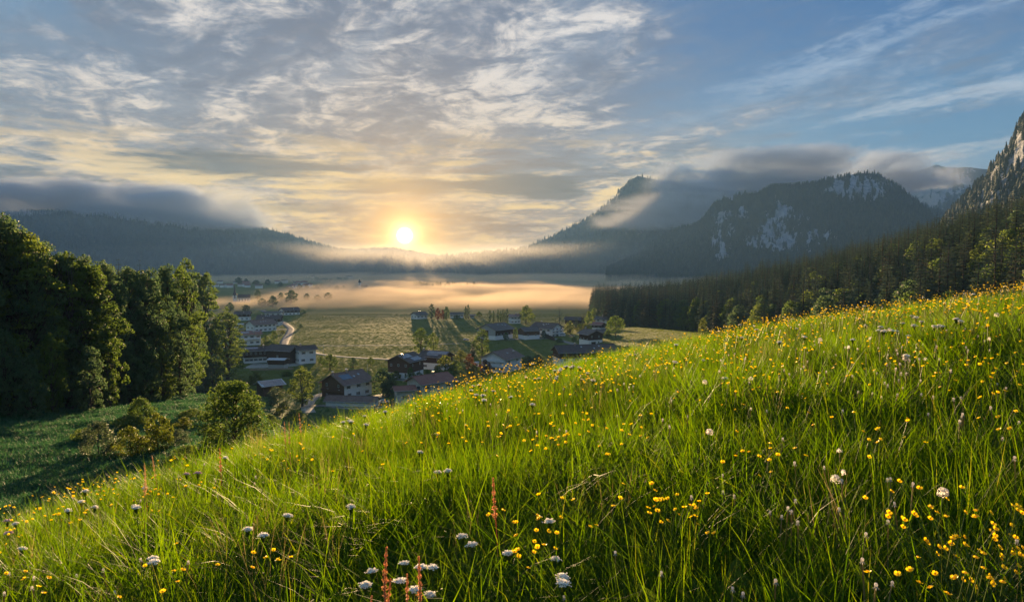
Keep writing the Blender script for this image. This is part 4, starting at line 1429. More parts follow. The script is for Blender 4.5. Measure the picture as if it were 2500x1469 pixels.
chalet("farmhouse", "long dark roofed house half hidden behind the edge of the flower slope", "house", 1342, 1512, 838, 886, 20, 2.6, WHITE, WOOD, 0.4, R_DARK, 0.46, (5, 2), (2, 1),
       skyl=((0.42, 0.7), (0.62, 0.5), (0.72, 0.75)), chim=((0.33, 0.9),), balc=(0.5,))
chalet("chalet", "wooden chalet with white ground floor and a dark gable window", "house", 1408, 1476, 801, 843, -58, 1.15, WHITE, WOOD, 0.46, R_GREY, 0.44, (3, 1), (2, 2), chim=((0.2, 0.8),), gdoor=(0.35, 3.4, 2.3), shut=False)
chalet("barn", "stone grey barn with a big brown door beside the big field", "barn", 1160, 1258, 786, 830, 50, 1.15, WHITE, WOOD, 0.42, R_GREY, 0.42, (5, 1), (1, 1), gup=GREYW, skyl=((0.5, 0.75), (0.7, 0.7), (0.8, 0.6)),
       chim=(), gdoor=(0.5, 4.2, 5.0, 2.2), shut=False)
chalet("barn", "small barn of brown boards over white with a brown roof", "barn", 1262, 1320, 796, 829, 28, 1.2, WHITE, WOODRED, 0.5, R_GREY, 0.42, (2, 1), (0, 0), chim=(), shut=False, ov=0.7)
chalet("house", "big white house with dark roof, skylights and two balconies at its right end", "house", 1290, 1380, 785, 823, -36, 1.3, WHITE, WHITE, 1.0, R_DARK, 0.42, (3, 2), (3, 3), skyl=((0.42, 0.75), (0.55, 0.75), (0.63, 0.8), (0.5, 0.55)),
       chim=((0.3, 0.9),), balc=(0.36, 0.66))
chalet("house", "white house with a pinkish roof left of the tall broad tree", "house", 1238, 1274, 765, 790, 16, 1.2, WHITE, WHITE, 1.0, R_PINK, 0.42, (3, 2), (2, 2), chim=((0.6, 0.8), (0.8, 0.8)))
chalet("barn", "low dark barn behind the two pointed spruces", "barn", 1376, 1424, 772, 790, -16, 1.7, WOOD, WOOD, 1.0, R_DARK, 0.44, (0, 0), (0, 0), chim=())
chalet("house", "white house with brown roof close under the spruce wood", "house", 1450, 1494, 771, 793, -24, 1.3, WHITE, WHITE, 1.0, R_GREY, 0.42, (2, 2), (2, 2), chim=((0.5, 0.8),))
chalet("cottage", "little reddish roofed cottage above the wooden chalet", "house", 1441, 1482, 785, 805, -34, 1.2, WHITE, WOOD, 0.4, R_RED, 0.42, (2, 1), (2, 1), chim=())
chalet("shed", "dark timber shed between the cottage and the apple tree", "shed", 1450, 1492, 803, 821, -24, 1.3, WOOD, WOOD, 1.0, R_GREY, 0.40, (0, 0), (0, 0), chim=())
chalet("farmhouse", "lone farmhouse with a dark gable at the left of the far farm group", "house", 1000, 1047, 760, 779, 34, 1.2, WHITE, WHITE, 1.0, R_GREY, 0.42, (3, 1), (2, 1), gup=WOOD, chim=((0.45, 0.9), (0.55, 0.9)))
chalet("house", "long low white house between the trees of the far farm group", "house", 1096, 1134, 761, 776, 4, 2.2, WHITE, WHITE, 1.0, R_GREY, 0.36, (5, 1), (1, 1), chim=())
chalet("outbuilding", "tiny white outbuilding right of the two cypress shaped trees", "barn", 1145, 1161, 767, 776, 10, 1.6, WHITE, WHITE, 1.0, R_PINK, 0.34, (2, 1), (1, 1), chim=())
chalet("house", "red tiled house cut off by the flower slope, with light ridge and capped chimney", "house", 984, 1118, 908, 985, 38, 1.6, CREAM, CREAM, 1.0, R_RED, 0.44, (3, 2), (2, 2), chim=((0.55, 0.9),))
chalet("shed", "lower red tiled roof left of the red tiled house at the flower slope", "shed", 956, 1018, 938, 990, 12, 1.5, CREAM, CREAM, 1.0, R_RED, 0.42, (1, 1), (1, 1), chim=())
chalet("garden_shed", "small white garden shed beside the copper red tree", "shed", 1157, 1170, 882, 896, 15, 1.2, WHITE, WHITE, 1.0, R_SHEET, 0.2, (1, 1), (0, 0), chim=(), ov=0.2, shut=False)


# church with a pointed spire, and a second one far off in the fog
def church(label, pxt, top, base, px0, px1, ntop, tw, spire_frac, onion, wallm):
    p = hit(pxt, base, lo=300.0, surf=valley)
    D = p[1]; k = D / FPX
    az = math.atan2(p[0], p[1])
    H = (base - top) * k; w = tw * k / 2
    o = thing("church", label, "church", p, -az)
    th = H * (1 - spire_frac)
    t = obj("tower", MB().box(-w, w, 0, 2 * w, -2, th).mesh("tower", wallm), o)
    f = MB()
    for dz in (0.80, 0.55):
        f.box(-w * .3, w * .3, -0.10, -0.02, th * dz, th * dz + w * 0.9)
    obj("belfry_opening", f.mesh("belfry_opening", PANE), t)
    s_ = MB()
    if onion:
        s_.tube([(0, w, th), (0, w, th + H * .03), (0, w, th + H * .10), (0, w, th + H * .16), (0, w, th + H * .20), (0, w, th + H * .24), (0, w, H)], [w * 1.15, w * 1.1, w * 1.05, w * 0.5, w * .55, w * .25, .05], 8)
    else:
        for q in (0,):
            s_.v += [(-w * 1.2, w - w * 1.2, th), (w * 1.2, w - w * 1.2, th), (w * 1.2, w + w * 1.2, th), (-w * 1.2, w + w * 1.2, th)]
            for i in range(8):
                a = math.pi / 4 * i + math.pi / 8
                s_.v.append((w * 0.62 * math.cos(a), w + w * .62 * math.sin(a), th + (H - th) * 0.28))
            s_.v.append((0, w, H))
            s_.f += [(0, 3, 2, 1)]
            s_.f += [(4 + i, 4 + (i + 1) % 8, 12) for i in range(8)]
            s_.f += [(0, 1, 9, 10), (1, 11, 10), (1, 2, 11), (2, 4, 11), (2, 5, 4), (2, 3, 5), (3, 6, 5), (3, 7, 6), (3, 0, 8, 7), (0, 9, 8)][:0]
            ring = [4 + i for i in range(8)]
            cor = {0: (ring[4], ring[5]), 1: (ring[6], ring[7]), 2: (ring[0], ring[1]), 3: (ring[2], ring[3])}
            for c_, (a, b) in cor.items():
                s_.f.append((c_, b, a))
            s_.f += [(0, 1, ring[6], ring[5]), (1, 2, ring[0], ring[7]), (2, 3, ring[2], ring[1]), (3, 0, ring[4], ring[3])]
    obj("spire", s_.mesh("spire", R_DARK), o)
    nx0, nx1 = (px0 - pxt) * k, (px1 - pxt) * k
    nh = (base - ntop) * k; dw = (nx1 - nx0) * 0.24
    wl = nh * 0.55
    nv = obj("nave", MB().box(nx0, nx1, 0.2, 0.2 + 2 * dw, -2, wl).mesh("nave", wallm), o)
    wn = MB()
    for i in range(4):
        x = nx0 + (nx1 - nx0) * (i + .6) / 4.4
        wn.box(x - .6, x + .6, 0.10, 0.19, wl * .25, wl * .8)
    obj("nave_window", wn.mesh("nave_window", PANE), nv)
    obj("nave_roof", MB().prism([(nx0 - .4, -0.5, wl + 0.003), (nx0 - .4, 0.2 + dw, nh), (nx0 - .4, 0.9 + 2 * dw, wl + 0.003)], (nx1 - nx0 + .8, 0, 0)).mesh("nave_roof", R_DARK), o)


church("church with a tall thin dark spire standing in the fog at the left", 573.5, 692, 738, 580, 609, 719, 9, 0.62, False, WHITE)
church("far white church with an onion topped tower, faint in the golden fog", 878, 680, 706, 881, 897, 696, 6, 0.36, True, WHITE)

# tiny far village houses
rv = np.random.default_rng(41)
TH = None
mbw = MB().prism([(-6, -4.5, -1), (-6, 4.5, -1), (-6, 4.5, 5.5), (-6, 0, 7.6), (-6, -4.5, 5.5)], (12, 0, 0)).mesh("wall", WHITE)
mbr = MB()
for q in (-1, 1):
    mbr.prism([(-6.8, q * 5.4, 5.2), (-6.8, 0.02 * q, 7.7), (-6.8, 0.02 * q, 8.0), (-6.8, q * 5.4, 5.5)], (13.6, 0, 0))
mbr1, mbr2 = mbr.mesh("roof", R_BROWN), mbr.mesh("roof", R_RED)
for i in range(34):
    if i < 22:
        px, py = rv.uniform(520, 760), rv.uniform(690, 706)
        lab, gp = "tiny far house of the hazy village behind the church", "far houses behind the church"
    else:
        px, py = rv.uniform(590, 860), rv.uniform(676, 681)
        lab, gp = "tiny house at the far foot of the ridge", "houses at the foot of the ridge"
    p = hit(px, py, lo=300, surf=valley)
    o = thing("village_house", lab, "house", p, rv.uniform(-0.6, 0.6), gp, rv.uniform(0.85, 1.35))
    obj("wall", mbw, o); obj("roof", mbr1 if i % 3 else mbr2, o)

# -- roads ---------------------------------------------------------------
ROADM = simple("worn_asphalt", (0.16, 0.145, 0.135), (0.23, 0.21, 0.195), 0.35, 0.85, 0.3, 0.2)
TRACKM = simple("pale_gravel", (0.28, 0.25, 0.21), (0.40, 0.36, 0.30), 0.8, 0.95, 0.2, 0.4)


def road(name, pts, width, m, label, up=0.10):
    P = np.array([hit(a, b, lo=60, surf=valley) for a, b in pts])
    # smooth the run of the road
    t = np.arange(len(P)); tt = np.linspace(0, len(P) - 1, len(P) * 14)
    Q = np.stack([np.interp(tt, t, P[:, i]) for i in (0, 1)], 1)
    for _ in range(18):
        Q[1:-1] = (Q[:-2] + 2 * Q[1:-1] + Q[2:]) / 4
    T = np.gradient(Q, axis=0); T /= np.linalg.norm(T, axis=1, keepdims=True) + 1e-9
    Nn = np.stack([-T[:, 1], T[:, 0]], 1)
    vs, fs = [], []
    w = width / 2
    cols_ = ((w + .25, -0.4), (w, up), (w * .33, up + .04), (-w * .33, up + .04), (-w, up), (-w - .25, -0.4))
    for q, n in zip(Q, Nn):
        for s_, dz in cols_:
            x, y = q + n * s_
            vs.append((x, y, float(valley(x, y)) + dz))
    k = len(cols_)
    for i in range(len(Q) - 1):
        for j in range(k - 1):
            fs.append((i * k + j, i * k + j + 1, (i + 1) * k + j + 1, (i + 1) * k + j))
    o = obj(name, mesh(name, vs, fs, m, True))
    set_props(o, label, None, None, 'structure')
    return Q


road("road", [(640, 757), (664, 772), (688, 786), (701, 794), (711, 803), (703, 819), (695, 832), (691, 846), (700, 856), (740, 860), (775, 862)], 6.2, ROADM, "grey road winding down past the farmhouses")
road("field_track", [(765, 862), (800, 867), (827, 870), (890, 874), (968, 878), (1010, 880)], 3.4, TRACKM, "pale track along the lower edge of the big field")
road("side_road", [(636, 808), (660, 807), (690, 804), (706, 803)], 4.5, ROADM, "side road to the large white farmhouse")
road("far_road", [(470, 757), (540, 756), (600, 756), (652, 755)], 6.0, ROADM, "far road below the church")
road("road", [(800, 958), (780, 964), (763, 972), (752, 985), (751, 1000), (756, 1008)], 5.0, TRACKM, "pale near road curving below the near farmhouse")
road("driveway", [(755, 992), (790, 990), (840, 996), (900, 998), (960, 990)], 4.2, ROADM, "drive running right below the long garage", up=0.14)
road("driveway", [(1352, 826), (1372, 832), (1395, 838), (1412, 845)], 3.4, ROADM, "drive up to the wooden chalet")
road("garden_road", [(955, 925), (1000, 929), (1060, 934), (1090, 936)], 3.6, ROADM, "grey road strip below the brown timber farmhouse")
road("yard", [(606, 893), (640, 893), (680, 892), (720, 886)], 20.0, TRACKM, "paved yard in front of the big barn", up=0.06)
road("yard", [(1200, 829), (1240, 828), (1300, 827), (1340, 825)], 8.0, ROADM, "yard before the stone grey barn", up=0.06)
road("field_path", [(690, 845), (760, 844), (900, 843), (1010, 842), (1120, 838)], 1.6, TRACKM, "faint path across the big field", up=0.05)
road("driveway", [(905, 975), (925, 968), (950, 962)], 7.0, ROADM, "drive at the right of the near farmhouse", up=0.08)


# -- cars ------------------------------------------------------------------
TYRE = simple("tyre_rubber", (0.015, 0.015, 0.015), (0.03, 0.03, 0.03), 8, 0.9)
def paint(name, c):
    return simple(name, tuple(q * 0.93 for q in c), c, 1, 0.3, 0.6)


def car(px, py, ang, pm, label, name="parked_car", van=False):
    p = hit(px, py, lo=100, surf=valley)
    o = thing(name, label, "car" if not van else "caravan", p + np.array((0, 0, 0.1)), ang)
    h = 1.5 if not van else 2.5
    if van:
        prof = [(-2.6, .45), (2.5, .45), (2.75, 1.2), (2.5, 2.35), (2.2, 2.55), (-2.4, 2.55), (-2.7, 2.2), (-2.75, 1.0)]
        gl = [(-1.8, 1.3), (1.9, 1.3), (1.9, 2.05), (-1.8, 2.05)]
    else:
        prof = [(-2.1, .35), (2.1, .35), (2.2, .7), (1.9, .92), (1.0, 1.0), (0.45, 1.45), (-1.2, 1.48), (-1.85, 1.05), (-2.15, .95)]
        gl = [(-1.6, 1.04), (0.82, 1.04), (0.40, 1.38), (-1.15, 1.40)]
    w = 0.86 if not van else 1.1
    obj("body", MB().prism([(x, -w, z) for x, z in prof], (0, 2 * w, 0)).mesh("body", pm), o)
    gm = MB().prism([(x, -w - .02, z) for x, z in gl], (0, 2 * w + .04, 0))
    obj("side_window", gm.mesh("side_window", PANE), o)
    if not van:
        obj("windscreen", MB().prism([(0.99, -.7, 1.03), (0.46, -.7, 1.42), (0.50, -.7, 1.44), (1.05, -.7, 1.03)], (0, 1.4, 0)).mesh("windscreen", PANE), o)
    wm = MB().tube([(0, -.1, 0), (0, .1, 0)], [.33, .33], 14).mesh("wheel", TYRE)
    for x in (-1.35, 1.35):
        for y in (-w, w):
            obj("wheel", wm, o, (x, y, .33))


car(1138, 831, 0.4, paint("silver_paint", (0.5, 0.5, 0.52)), "silver car parked at the edge of the big field")
car(1372, 821, 0.1, paint("white_paint", (0.72, 0.72, 0.72)), "white caravan parked right of the big white house", "caravan", True)
car(1396, 822, -0.2, paint("beige_paint", (0.5, 0.36, 0.26)), "beige car parked right of the white caravan")
car(938, 984, 0.2, paint("white_paint_two", (0.75, 0.75, 0.75)), "white car parked at the right end of the long garage")
car(1430, 838, 0.9, paint("grey_paint", (0.2, 0.2, 0.22)), "dark car by the wooden chalet's garage")


def street_lamp(px, top, base, label):
    p = hit(px, base, lo=100, surf=valley)
    h = (base - top) / FPX * p[1]
    o = thing("street_lamp", label, "lamp", p, random.uniform(0, 3))
    pl = MB().tube([(0, 0, -0.3), (0, 0, h * .6), (0, 0, h * .97)], [.09, .07, .05], 8); obj("pole", pl.mesh("pole", METAL), o)
    hd = MB().tube([(0, 0, h * .97), (0, 0, h * .99), (0, 0, h)], [.12, .32, .10], 10); obj("lamp_head", hd.mesh("lamp_head", METAL), o)


street_lamp(779, 940, 969, "street lamp at the left corner of the near farmhouse")
street_lamp(897, 889, 910, "street lamp in the grass behind the near farmhouse")
street_lamp(790, 840, 863, "street lamp at the field track right of the white house")

# board fences and hedges
def fence(p0, p1, h, label, m=WOOD, name="board_fence"):
    a, b = hit(*p0, lo=100, surf=valley), hit(*p1, lo=100, surf=valley)
    d = b - a; L_ = math.hypot(d[0], d[1]); rz = math.atan2(d[1], d[0])
    o = thing(name, label, "fence", a, rz)
    n = max(int(L_ / 1.9), 2)
    bd = MB().box(0, L_ / n - 0.12, -0.03, 0.03, 0.12, h).mesh("board_panel", m)
    ps = MB().box(-0.06, 0.06, -0.07, 0.07, -0.5, h + .12).mesh("post", m)
    for i in range(n + 1):
        x = L_ * i / n
        z = float(valley(a[0] + d[0] * i / n, a[1] + d[1] * i / n)) - a[2]
        obj("post", ps, o, (x, 0, z))
        if i < n: obj("board_panel", bd, o, (x + .06, 0, z))


fence((1331, 824), (1354, 832), 3.0, "tall brown board fence right of the small barn")
fence((610, 905), (716, 902), 1.1, "low pale fence along the bottom of the paved yard", TRIM)
fence((802, 978), (842, 980), 1.8, "dark hedge like fence left of the long garage")

# ------------------------------------------------------------------ the flower meadow
BLADE = leafy("grass_blades", [(0.036, 0.092, 0.006), (0.070, 0.140, 0.007), (0.110, 0.180, 0.010), (0.20, 0.19, 0.03)], 0.60, 0.55, 0.75, 'rnd', 0.25)
STRAW = leafy("straw_stalks", [(0.20, 0.16, 0.05), (0.30, 0.25, 0.10), (0.38, 0.30, 0.14)], 0.3, 0.5, 0.6)
STEM = leafy("green_stems", [(0.06, 0.11, 0.02), (0.10, 0.16, 0.03), (0.16, 0.19, 0.05)], 0.25, 0.5, 0.5)
PETAL = leafy("yellow_petals", [(0.74, 0.50, 0.02), (0.82, 0.62, 0.03), (0.84, 0.70, 0.06)], 0.35, 0.35, 0.5)
WHITEF = leafy("white_florets", [(0.72, 0.70, 0.64), (0.82, 0.80, 0.75), (0.86, 0.85, 0.82)], 0.45, 0.6, 0.6)
PUFF = leafy("seed_down", [(0.55, 0.52, 0.48), (0.68, 0.65, 0.60), (0.78, 0.76, 0.72)], 0.45, 0.8, 0.6)
RUST = leafy("sorrel_seeds", [(0.42, 0.18, 0.085), (0.54, 0.27, 0.13), (0.62, 0.36, 0.18)], 0.30, 0.6, 0.7)
TANF = leafy("tan_seed_heads", [(0.34, 0.22, 0.10), (0.46, 0.30, 0.15), (0.52, 0.37, 0.20)], 0.30, 0.6, 0.7)
PINKF = leafy("pink_florets", [(0.66, 0.50, 0.52), (0.74, 0.60, 0.60), (0.80, 0.70, 0.69)], 0.3, 0.6, 0.6)
DARKB = leafy("dark_seed_buds", [(0.03, 0.02, 0.015), (0.06, 0.045, 0.03), (0.10, 0.08, 0.06)], 0.1, 0.7, 0.6)


def blades(seed, n, rad, h0, h1, w, bend, mat=BLADE, segs=4, name="grass_tuft", flop=0.25):
    r = np.random.default_rng(seed)
    v, f, c = [], [], []
    for i in range(n):
        a = r.uniform(0, 6.283); q = rad * math.sqrt(r.random())
        p = np.array((q * math.cos(a), q * math.sin(a), -0.03))
        h = r.uniform(h0, h1); ww = w * r.uniform(0.6, 1.25)
        az = r.uniform(0, 6.283); d = np.array((math.cos(az), math.sin(az), 0))
        s = np.array((-d[1], d[0], 0)); tw = r.uniform(-0.8, 0.8)
        s = s * math.cos(tw) + d * math.sin(tw)
        bd = bend * r.uniform(0.2, 1.3)
        if r.random() < flop: bd *= 2.1
        lean = r.uniform(0.02, 0.35)
        col = min(1, max(0, r.beta(2, 2.6) + (0.25 if r.random() < 0.06 else 0)))
        b = len(v)
        for k in range(segs + 1):
            t = k / segs
            ang = lean + bd * t
            # walk along an arc
            if k: p = p + (d * math.sin(ang) + np.array((0, 0, math.cos(ang)))) * (h / segs)
            hw = ww * 0.5 * (1 - t ** 2.2) * (0.7 + 0.6 * t if t < 0.5 else 1.0)
            if k < segs:
                v += [p - s * hw, p + s * hw]; c += [col, col]
            else:
                v.append(p.copy()); c.append(col)
        for k in range(segs - 1):
            f.append((b + 2 * k, b + 2 * k + 1, b + 2 * k + 3)); f.append((b + 2 * k, b + 2 * k + 3, b + 2 * k + 2))
        f.append((b + 2 * segs - 2, b + 2 * segs - 1, b + 2 * segs))
    return mesh(name, np.array(v), np.array(f), mat, False, {'rnd': np.array(c)})


TUFT = ([blades(300 + i, 46, 0.13, 0.22, 0.46, 0.0055, 0.9) for i in range(5)]          # fine upright
        + [blades(310 + i, 34, 0.10, 0.32, 0.56, 0.0075, 1.5, flop=0.45) for i in range(3)]   # lush arching
        + [blades(330 + i, 20, 0.10, 0.18, 0.36, 0.0125, 1.3, flop=0.4) for i in range(2)]
        + [blades(320 + i, 22, 0.12, 0.30, 0.50, 0.0035, 0.35, STRAW if i == 1 else BLADE, flop=0.05) for i in range(2)])
rg_ = np.random.default_rng(21)


def meadow_points(r0, r1, dens, azl=0.69):
    A = azl * (r1 * r1 - r0 * r0)
    n = int(A * dens)
    r = np.sqrt(rg_.uniform(r0 * r0, r1 * r1, n)); a = rg_.uniform(-azl, azl, n)
    return r * np.sin(a), r * np.cos(a)


xs, ys, sc = [], [], []
for r0, r1, dn in ((1.0, 5.0, 105), (5.0, 9.0, 75), (9.0, 16.0, 52), (16.0, 26.0, 30)):
    x, y = meadow_points(r0, r1, dn)
    xs.append(x); ys.append(y); sc.append(np.full(len(x), 1.0 if r0 < 9 else 1.12))
x = np.concatenate(xs); y = np.concatenate(ys); sc = np.concatenate(sc)
n = len(x)
z = hill(x, y)
patch = fbm(x * 0.55, y * 0.55, 4, 91)
lush = patch > 0.54
fine_ = rg_.integers(0, 5, n); lu = rg_.integers(5, 10, n); st = np.where(rg_.random(n) < 0.10 + 0.5 * sm(fbm(x * .8, y * .8, 3, 55), .55, .68), 11, 10)
idx = np.where(lush & (rg_.random(n) < 0.7), lu, np.where(rg_.random(n) < 0.13, st, fine_))
scl = sc * rg_.uniform(0.70, 1.15, n) * (0.78 + 0.55 * patch) * np.clip(1.0 - 0.25 * (np.hypot(x, y) > 9), 0.7, 1)
scl = np.where(np.hypot(x, y) < 2.4, scl * 0.8, scl)
g = scatter("meadow_grass", np.stack([x, y, z], 1), np.stack([rg_.normal(0, .12, n), rg_.normal(0, .12, n), rg_.uniform(0, 6.28, n)], 1), scl, idx, TUFT)
set_props(g, "tall green grass of the flower meadow in front")
print("tufts", n)

# grass of the fields in the valley and of the lower meadow
FBL = leafy("field_grass", [(0.066, 0.096, 0.014), (0.105, 0.135, 0.020), (0.15, 0.16, 0.03)], 0.45, 0.6, 0.6)
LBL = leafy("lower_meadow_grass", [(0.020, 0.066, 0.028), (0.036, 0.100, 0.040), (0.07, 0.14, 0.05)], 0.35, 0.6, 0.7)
FT = [blades(340 + i, 22, 0.9, 0.16, 0.32, 0.07, 0.8, FBL, 2, "field_tuft") for i in range(3)]
LT = [blades(350 + i, 26, 0.42, 0.20, 0.42, 0.035, 0.9, LBL, 3, "meadow_tuft") for i in range(3)]


def free(x, y):
    return valley(x, y) + 0.05


r_ = np.random.default_rng(8)
n = 150000
yy = 330 + 520 * r_.random(n) ** 1.25
px = r_.uniform(560, 1760, n)
xx = (px - CX) / FPX * yy
# leave roads, yards and houses bare
bad = np.zeros(n, bool)
for o in list(COL.objects):
    if o.get('kind') == 'structure' and any(k in o.name for k in ('road', 'driveway', 'yard', 'track', 'path')):
        vv = np.empty(len(o.data.vertices) * 3); o.data.vertices.foreach_get('co', vv); vv = vv.reshape(-1, 3)
        lo_, hi_ = vv[:, :2].min(0) - 4, vv[:, :2].max(0) + 4
        c = np.where((xx > lo_[0]) & (xx < hi_[0]) & (yy > lo_[1]) & (yy < hi_[1]))[0]
        mid = vv[::3, :2]
        for ch in np.array_split(c, max(1, len(c) // 3000)):
            if len(ch):
                d2 = ((xx[ch, None] - mid[None, :, 0]) ** 2 + (yy[ch, None] - mid[None, :, 1]) ** 2).min(1)
                bad[ch[d2 < 5.0]] = True
ok = ~bad
ok &= (fbm(xx * 0.03, yy * 0.05, 3, 66) + 0.8 * r_.random(n)) > 0.50
xx, yy = xx[ok], yy[ok]; n = len(xx)
o = scatter("field_grass", np.stack([xx, yy, valley(xx, yy)], 1), np.stack([np.zeros(n), np.zeros(n), r_.uniform(0, 6.28, n)], 1), r_.uniform(0.6, 1.25, n), r_.integers(0, 3, n), FT)
set_props(o, "golden green grass of the valley fields")
n = 84000
yy = 24 + 310 * r_.random(n) ** 1.3
px = r_.uniform(-60, 1250, n)
xx = (px - CX) / FPX * yy
ok = valley(xx, yy) > hill(xx, yy) + 0.1
xx, yy = xx[ok], yy[ok]; n = len(xx)
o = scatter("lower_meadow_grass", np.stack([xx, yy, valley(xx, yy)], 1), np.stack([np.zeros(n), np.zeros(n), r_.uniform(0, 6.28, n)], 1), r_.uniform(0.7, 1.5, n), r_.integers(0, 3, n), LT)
set_props(o, "dark green grass of the shaded lower meadow")


# -- flowers -------------------------------------------------------------
def petal_head(mb, c, up, r, rg, n=5, cup=0.5):
    """a buttercup: overlapping rounded petals in a shallow cup round a small centre"""
    up = unit(np.array(up, float)); a0 = unit(np.cross(up, (0.3, 0.8, 0.1))); b0 = np.cross(up, a0)
    for k in range(n):
        q = 2 * math.pi * k / n + rg.uniform(-.1, .1)
        d = a0 * math.cos(q) + b0 * math.sin(q); s = -a0 * math.sin(q) + b0 * math.cos(q)
        i = len(mb.v)
        mb.v += [tuple(c), tuple(c + d * r * .6 - s * r * .50 + up * r * cup * .35), tuple(c + d * r * 1.0 - s * r * .34 + up * r * cup),
                 tuple(c + d * r * 1.0 + s * r * .34 + up * r * cup), tuple(c + d * r * .6 + s * r * .50 + up * r * cup * .35)]
        mb.f.append(tuple(range(i, i + 5)))


def ball(mb, c, r, rg=None, n=6, m=4, sq=1.0):
    i0 = len(mb.v)
    for j in range(1, m):
        ph = math.pi * j / m
        for k in range(n):
            q = 2 * math.pi * k / n
            mb.v.append((c[0] + r * math.sin(ph) * math.cos(q), c[1] + r * math.sin(ph) * math.sin(q), c[2] + r * sq * math.cos(ph)))
    t = len(mb.v); mb.v.append((c[0], c[1], c[2] + r * sq)); mb.v.append((c[0], c[1], c[2] - r * sq))
    for k in range(n):
        mb.f.append((t, i0 + k, i0 + (k + 1) % n))
        mb.f.append((t + 1, i0 + (m - 2) * n + (k + 1) % n, i0 + (m - 2) * n + k))
        for j in range(m - 2):
            a = i0 + j * n
            mb.f.append((a + k, a + n + k, a + n + (k + 1) % n, a + (k + 1) % n))


def rmesh(mb, name, mat, rg):
    me = mb.mesh(name, mat)
    a = me.attributes.new('rnd', 'FLOAT', 'POINT'); a.data.foreach_set('value', rg.random(len(me.vertices)).astype(np.float32))
    return me


def curve_to(tip, rg, n=4):
    tip = np.array(tip, float)
    return [tip * np.array((t ** 1.6, t ** 1.6, t)) for t in np.linspace(0, 1, n)]


def mk_buttercup(seed, heads=1, h=0.42):
    rg = np.random.default_rng(seed)
    st, hd = MB(), MB()
    for i in range(heads):
        tip = np.array((rg.uniform(-.09, .09) * heads ** .7, rg.uniform(-.09, .09) * heads ** .7, h * rg.uniform(.80, 1.0) if i else h))
        if i == 0: st.tube([np.array((0, 0, -.05))] + curve_to(tip, rg)[1:], [.0022, .002, .0017, .0014], 4, False)
        else: st.tube([(0, 0, h * .35), tip * np.array((.55, .55, .75)), tip], [.0016, .0014, .0012], 4, False)
        up = np.array((rg.uniform(-.5, .5), rg.uniform(-.7, .2), 1.0))
        petal_head(hd, tip, up, rg.uniform(.0092, .0118), rg)
        ball(hd, tip + unit(up) * .004, .004)
    return [("stem", rmesh(st, "stem", STEM, rg)), ("flower_head", rmesh(hd, "flower_head", PETAL, rg))], h


def mk_dandelion(seed, h=0.34, puff=True, stage=0):
    rg = np.random.default_rng(seed)
    tip = np.array((rg.uniform(-.04, .04), rg.uniform(-.04, .04), h))
    st = MB().tube([np.array((0, 0, -.05))] + curve_to(tip, rg)[1:], [.0034, .0032, .003, .0028], 5, False)
    hd = MB()
    if puff:
        r = .021 if stage == 0 else .016
        ball(hd, tip + np.array((0, 0, r * .7)), r * .35)
        for k in range(150):
            d = unit(rg.normal(0, 1, 3)); d[2] = d[2] if d[2] > -.55 else abs(d[2])
            if stage and d[0] > .15: continue
            c = tip + np.array((0, 0, r * .7)) + d * r * rg.uniform(.75, 1.05)
            a = unit(np.cross(d, rg.normal(0, 1, 3))); b = np.cross(d, a); s = r * .17
            i = len(hd.v)
            hd.v += [tuple(c + a * s), tuple(c + b * s), tuple(c - a * s), tuple(c - b * s)]; hd.f.append((i, i + 1, i + 2, i + 3))
        return [("stem", rmesh(st, "stem", STRAW if seed % 2 else STEM, rg)), ("seed_head", rmesh(hd, "seed_head", PUFF, rg))], h
    ball(hd, tip + np.array((0, 0, .003)), .0062, n=6, sq=1.2)
    for k in range(8):
        q = 2 * math.pi * k / 8
        d = np.array((math.cos(q), math.sin(q), -.9)) * .012
        i = len(hd.v); s = np.array((-math.sin(q), math.cos(q), 0)) * .002
        hd.v += [tuple(tip - s), tuple(tip + s), tuple(tip + d)]; hd.f.append((i, i + 1, i + 2))
    return [("stem", rmesh(st, "stem", STRAW, rg)), ("bare_head", rmesh(hd, "bare_head", TANF if seed % 3 else PUFF, rg))], h


def mk_umbel(seed, h=0.37, R0=0.020, mat=WHITEF, n=26):
    rg = np.random.default_rng(seed)
    st = MB().tube([(0, 0, -.05), (0.004, 0, h * .5), (0, 0, h * .86)], [.003, .0026, .002], 5, False)
    hd = MB()
    for k in range(n):
        a = k * 2.4; r = R0 * math.sqrt((k + .5) / n) * rg.uniform(.85, 1.1)
        c = np.array((r * math.cos(a), r * math.sin(a), h - r * r / R0 * .35 + rg.uniform(-.003, .003)))
        st.tube([(0, 0, h * .86), c], [.0012, .0008], 3, False)
        for q in range(7):
            o = c + rg.normal(0, .0045, 3) * np.array((1, 1, .45))
            s = rg.uniform(.0022, .0036)
            ball(hd, o, s, n=4, m=3, sq=.7)
    return [("stem", rmesh(st, "stem", STEM, rg)), ("flower_head", rmesh(hd, "flower_head", mat, rg))], h


